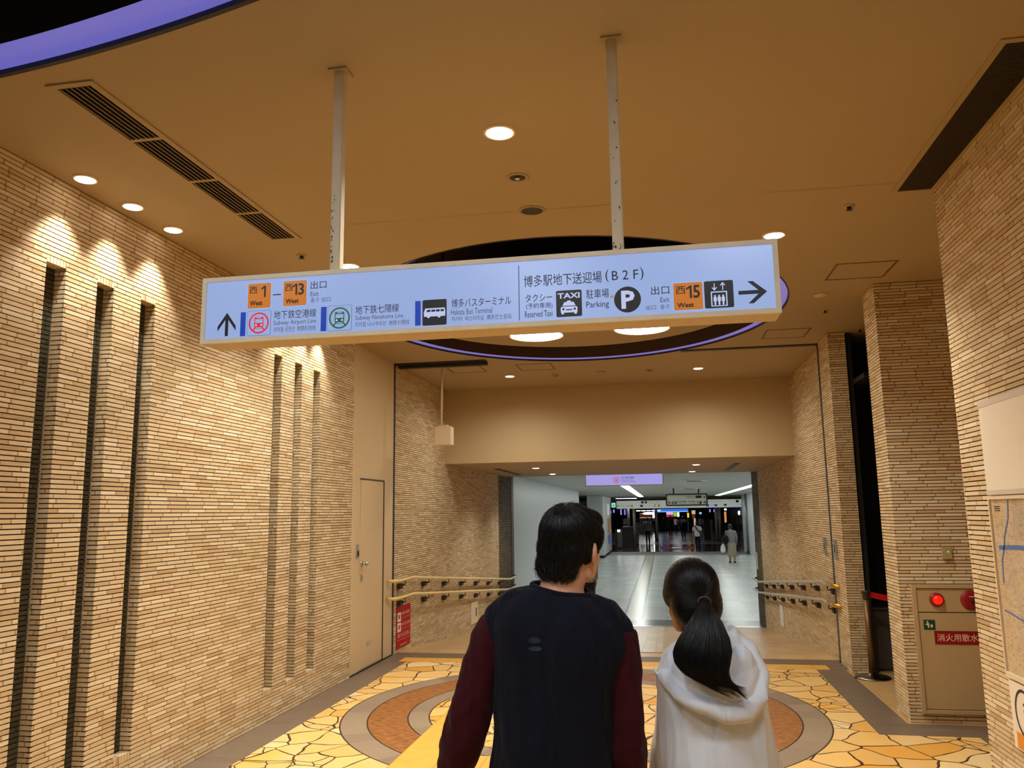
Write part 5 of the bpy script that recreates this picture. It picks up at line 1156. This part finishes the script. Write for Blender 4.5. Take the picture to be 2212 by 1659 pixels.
# ponytail: core plus strands
cl_ = [((.102, WY-.100, 1.380), .014, .014), ((.102, WY-.122, 1.360), .022, .022), ((.101, WY-.138, 1.325), .042, .034), ((.094, WY-.150, 1.285), .064, .042), ((.088, WY-.158, 1.254), .073, .045), ((.086, WY-.164, 1.226), .068, .043), ((.092, WY-.168, 1.202), .056, .038), ((.114, WY-.170, 1.182), .043, .03), ((.138, WY-.168, 1.166), .030, .02), ((.158, WY-.164, 1.156), .016, .010)]
k = MB(); k.ring([[(c[0]+rx*.93*math.cos(a), c[1]+ry*.93*math.sin(a), c[2]) for a in [2*math.pi*i/24 for i in range(24)]] for c, rx, ry in cl_], caps=True)
pt = fuse(k, 'ponytail', 'hair_black', wo, .005, 3)
rnd = random.Random(4); vs, fs = [], []
for i in range(2600):
    a = rnd.uniform(0, 2*math.pi); q = rnd.uniform(.82, 1.06); end = rnd.uniform(.72, 1.04); b0 = len(vs); steps = 9; tw = rnd.gauss(0, .12)
    for j in range(steps+1):
        f = j/steps*end*(len(cl_)-1); i0 = min(int(f), len(cl_)-2); g = f-i0
        c = Vector(cl_[i0][0]).lerp(Vector(cl_[i0+1][0]), g); rx = cl_[i0][1]+(cl_[i0+1][1]-cl_[i0][1])*g; ry = cl_[i0][2]+(cl_[i0+1][2]-cl_[i0][2])*g
        fan = max(0, f/(len(cl_)-1)-.8)*.12
        aa = a+tw*j/steps; p = c+Vector(((rx*q+fan*.3)*math.cos(aa)+fan*.5, ry*q*math.sin(aa), fan*.5*math.sin(aa*3)))
        r_ = .0008*(1-.7*j/steps); o_ = Vector((-math.sin(aa), math.cos(aa), 0))
        vs += [p-o_*r_, p+o_*r_, p+Vector((math.cos(aa), math.sin(aa), 0))*r_]
    for j in range(steps):
        for x in range(3): y = (x+1) % 3; fs.append((b0+j*3+x, b0+j*3+y, b0+j*3+3+y, b0+j*3+3+x))
mm = bpy.data.meshes.new('ponytail_strands'); mm.from_pydata([v[:] for v in vs], [], fs); mm.shade_smooth(); o = link('ponytail_strands', mm, 'hair_black', pt); o['kind'] = 'stuff'
legs_shoes(wo, .118, WY+.01, 0, .80, 'grey_trousers', 'shoe_white', .075, .12, .075)

# ---- the walkers further on
def walker(x, y, zf, h, label, top, bottom, short=False, yaw_=0.0, stride=.13, skirt=False, lean=0.0, arm=0.0, hair_m='hair_black', shoe='shoe_dark', skin='skin_tan', wide=1.0, v=.016):
    s = h/1.70; t = thing('person', (x, y, zf), label, 'person')
    cy_, sy_ = math.cos(yaw_), math.sin(yaw_)
    def T(p):
        px, py, pz = p; py += lean*max(0, pz-.95)
        return Vector((x+(px*cy_-py*sy_)*s, y+(px*sy_+py*cy_)*s, zf+pz*s))
    def tb(k, path, rad, n=14): k.tube([T(p) for p in path], [(q[0]*s, q[1]*s) if hasattr(q, '__len__') else q*s for q in rad], n)
    arms = []
    for sx in (-1, 1):
        sw = sx*stride*.6
        arms.append([(sx*.13*wide, 0, 1.385), (sx*.20*wide, 0, 1.34), (sx*.235*wide+sx*arm, -.02+sw*.3, 1.10), (sx*.24*wide+sx*arm, .05+sw, .88)])
    k = MB()                                                   # body: one continuous figure
    tb(k, [(0, 0, .80), (0, 0, .95), (0, 0, 1.15), (0, 0, 1.32), (0, 0, 1.40), (0, 0, 1.45)], [(.13*wide, .09), (.135*wide, .10), (.13*wide, .095), (.16*wide, .10), (.12*wide, .075), (.055, .05)])
    tb(k, [(0, 0, 1.40), (0, .01, 1.52)], [.052, .05])
    Fm = head_frame(T((0, .015, 1.575)), yaw_, 0, -lean*.4); add_head(k, Fm, s*.98, True, False)
    for i, sx in enumerate((-1, 1)):
        tb(k, arms[i], [.05, .05, .038, .028], 10)
        hand(k, T(arms[i][3]), (0, .1, -1), (-sx, 0, 0), s*1.15, .3, -sx)
        tb(k, [(sx*.06, 0, .90), (sx*.085, -sx*stride*.4, .48), (sx*.085, -sx*stride*1.1, .08)], [.08, .055, .038], 10)
    fuse(k, 'body', skin, t, v*.4, 2)
    k = MB()
    tb(k, [(0, 0, .82), (0, 0, .95), (0, 0, 1.15), (0, 0, 1.32), (0, 0, 1.40), (0, 0, 1.445)], [(.165*wide, .125), (.16*wide, .125), (.155*wide, .115), (.18*wide, .115), (.12, .085), (.066, .062)], 20)
    for i in range(2):
        if short: tb(k, [arms[i][0], arms[i][1], (arms[i][1][0]*.35+arms[i][2][0]*.65, arms[i][2][1]*.6, 1.17)], [.062, .066, .070], 12)
        else: tb(k, arms[i], [.062, .064, .054, .044], 12)
    fuse(k, 'shirt', top, t, v, 3)
    k = MB()
    if skirt: tb(k, [(0, 0, .98), (0, 0, .85), (0, 0, .55), (0, 0, .28)], [(.14, .11), (.175, .13), (.19, .15), (.20, .16)], 20); fuse(k, 'skirt', bottom, t, v, 2)
    else:
        tb(k, [(0, 0, 1.0), (0, 0, .86), (0, 0, .78)], [(.14, .11), (.165, .12), (.13, .1)], 18)
        for sx in (-1, 1): tb(k, [(sx*.08, 0, .86), (sx*.085, -sx*stride*.4, .48), (sx*.085, -sx*stride*1.1, .06)], [.09, .068, .055], 12)
        fuse(k, 'trousers', bottom, t, v, 3)
    k = MB(); rot = Fm.to_3x3()
    for c, r in (((0, -.02, .036), (.086, .10, .089)), ((0, -.06, -.04), (.07, .045, .08)), ((0, .045, .075), (.066, .05, .036))): k.ell(Fm @ (Vector(c)*s), [q*s for q in r], rot, 16)
    fuse(k, 'hair', hair_m, t, v*.7, 2)
    for sx in (-1, 1):
        k = MB(); tb(k, [(sx*.085, -sx*stride*1.1-.06, .035), (sx*.085, -sx*stride*1.1+.05, .04), (sx*.085, -sx*stride*1.1+.16, .025)], [.036, .042, .026], 12); k.build('shoe', shoe, t, True)
    return t, T, s
zr = lambda y: max(ZF, -(y-9.9)*.0892)
walker(-1.50, 16.2, zr(16.2), 1.72, 'person in grey top and dark trousers, mostly hidden behind the man in navy', 'grey_coat', 'black_cloth', False, 0, .05, arm=-.07)
walker(2.83, 36, ZF, 1.62, 'person in grey top and beige skirt bending forward with a white carrier bag', 'grey_coat', 'beige_cloth', False, .2, .06, True, .22)
walker(1.87, 47, ZF, 1.60, 'person walking away in white short-sleeved shirt and black trousers, strap across the back', 'white_tee', 'black_cloth', True, 0, .10, arm=.02)
walker(.65, 73, ZF, 1.80, 'person in long black clothes walking away, left of the paired walkers', 'black_cloth', 'black_cloth', wide=1.1)
walker(1.62, 68, ZF, 1.78, 'person in black coat walking away, broadest of the dark walkers', 'black_cloth', 'black_cloth', wide=1.3)
walker(-1.04, 57.3, ZF, 1.78, 'person in grey T-shirt and black trousers walking away under the oval lamp', 'grey_tee', 'black_cloth', True, stride=.12)
walker(-1.70, 55.2, ZF, 1.74, 'person in long grey coat beside the slim grey mall column', 'grey_coat', 'grey_coat', yaw_=-.3)
walker(-.52, 66, ZF, 1.75, 'dark-clothed person right of the walker in the grey T-shirt', 'black_cloth', 'dark_trousers', wide=1.15)
walker(1.3, 86, ZF, 1.62, 'small distant person in pale top before the white poster', 'white_tee', 'black_cloth', True)
walker(.12, 90, ZF, 1.58, 'small distant dark-clothed person left of the shop front', 'black_cloth', 'black_cloth')
walker(3.72, 84, ZF, 1.66, 'small distant person in grey top behind the white-shirted walker', 'grey_coat', 'black_cloth')
walker(4.75, 64, ZF, 1.70, 'person in black jacket on the right, beyond the bending person', 'black_cloth', 'black_cloth', wide=1.2)
# what they carry
t = thing('shoulder_bag', (2.62, 35.8, .5), 'dark shoulder bag hanging at the bending person\'s left side', 'bag')
k = MB(); k.ell((2.56, 35.72, .40), (.15, .07, .19)); k.build('pouch', 'black_cloth', t, True); MB().tube([(2.50, 35.74, .52), (2.66, 35.86, .78), (2.62, 35.72, .52)], .015, 8).build('strap', 'black_cloth', t, True)
t = thing('carrier_bag', (2.50, 35.95, -.1), 'white plastic carrier bag hanging low beside the bending person', 'bag')
k = MB(); k.tube([(2.47, 35.9, .22), (2.46, 35.9, .10), (2.46, 35.9, -.06), (2.47, 35.9, -.14)], [(.03, .02), (.09, .06), (.115, .08), (.07, .05)], 14); k.build('bag', 'white', t, True); MB().tube([(2.44, 35.9, .20), (2.50, 35.92, .30), (2.51, 35.9, .20)], .008, 8).build('handle', 'white', t, True)
t = thing('cross_body_strap', (1.87, 46.9, .5), 'grey bag strap worn across the white short-sleeved shirt', 'bag')
MB().tube([(1.74, 46.86, .82), (1.86, 46.84, .60), (2.02, 46.86, .40), (2.12, 46.95, .26)], [(.035, .012)]*4, 10).build('strap', 'grey_trousers', t, True); k = MB(); k.ell((2.14, 47.0, .20), (.07, .10, .10)); k.build('pouch', 'grey_trousers', t, True)
t = thing('backpack', (1.62, 67.85, .6), 'black backpack on the broadest dark walker', 'bag')
k = MB(); k.ell((1.64, 67.8, .58), (.22, .14, .28)); k.build('pack', 'black_cloth', t, True)
for sx in (-1, 1): MB().tube([(1.64+sx*.13, 67.8, .80), (1.64+sx*.13, 67.95, .84), (1.64+sx*.13, 68.1, .72)], .02, 8).build('strap', 'black_cloth', t, True)
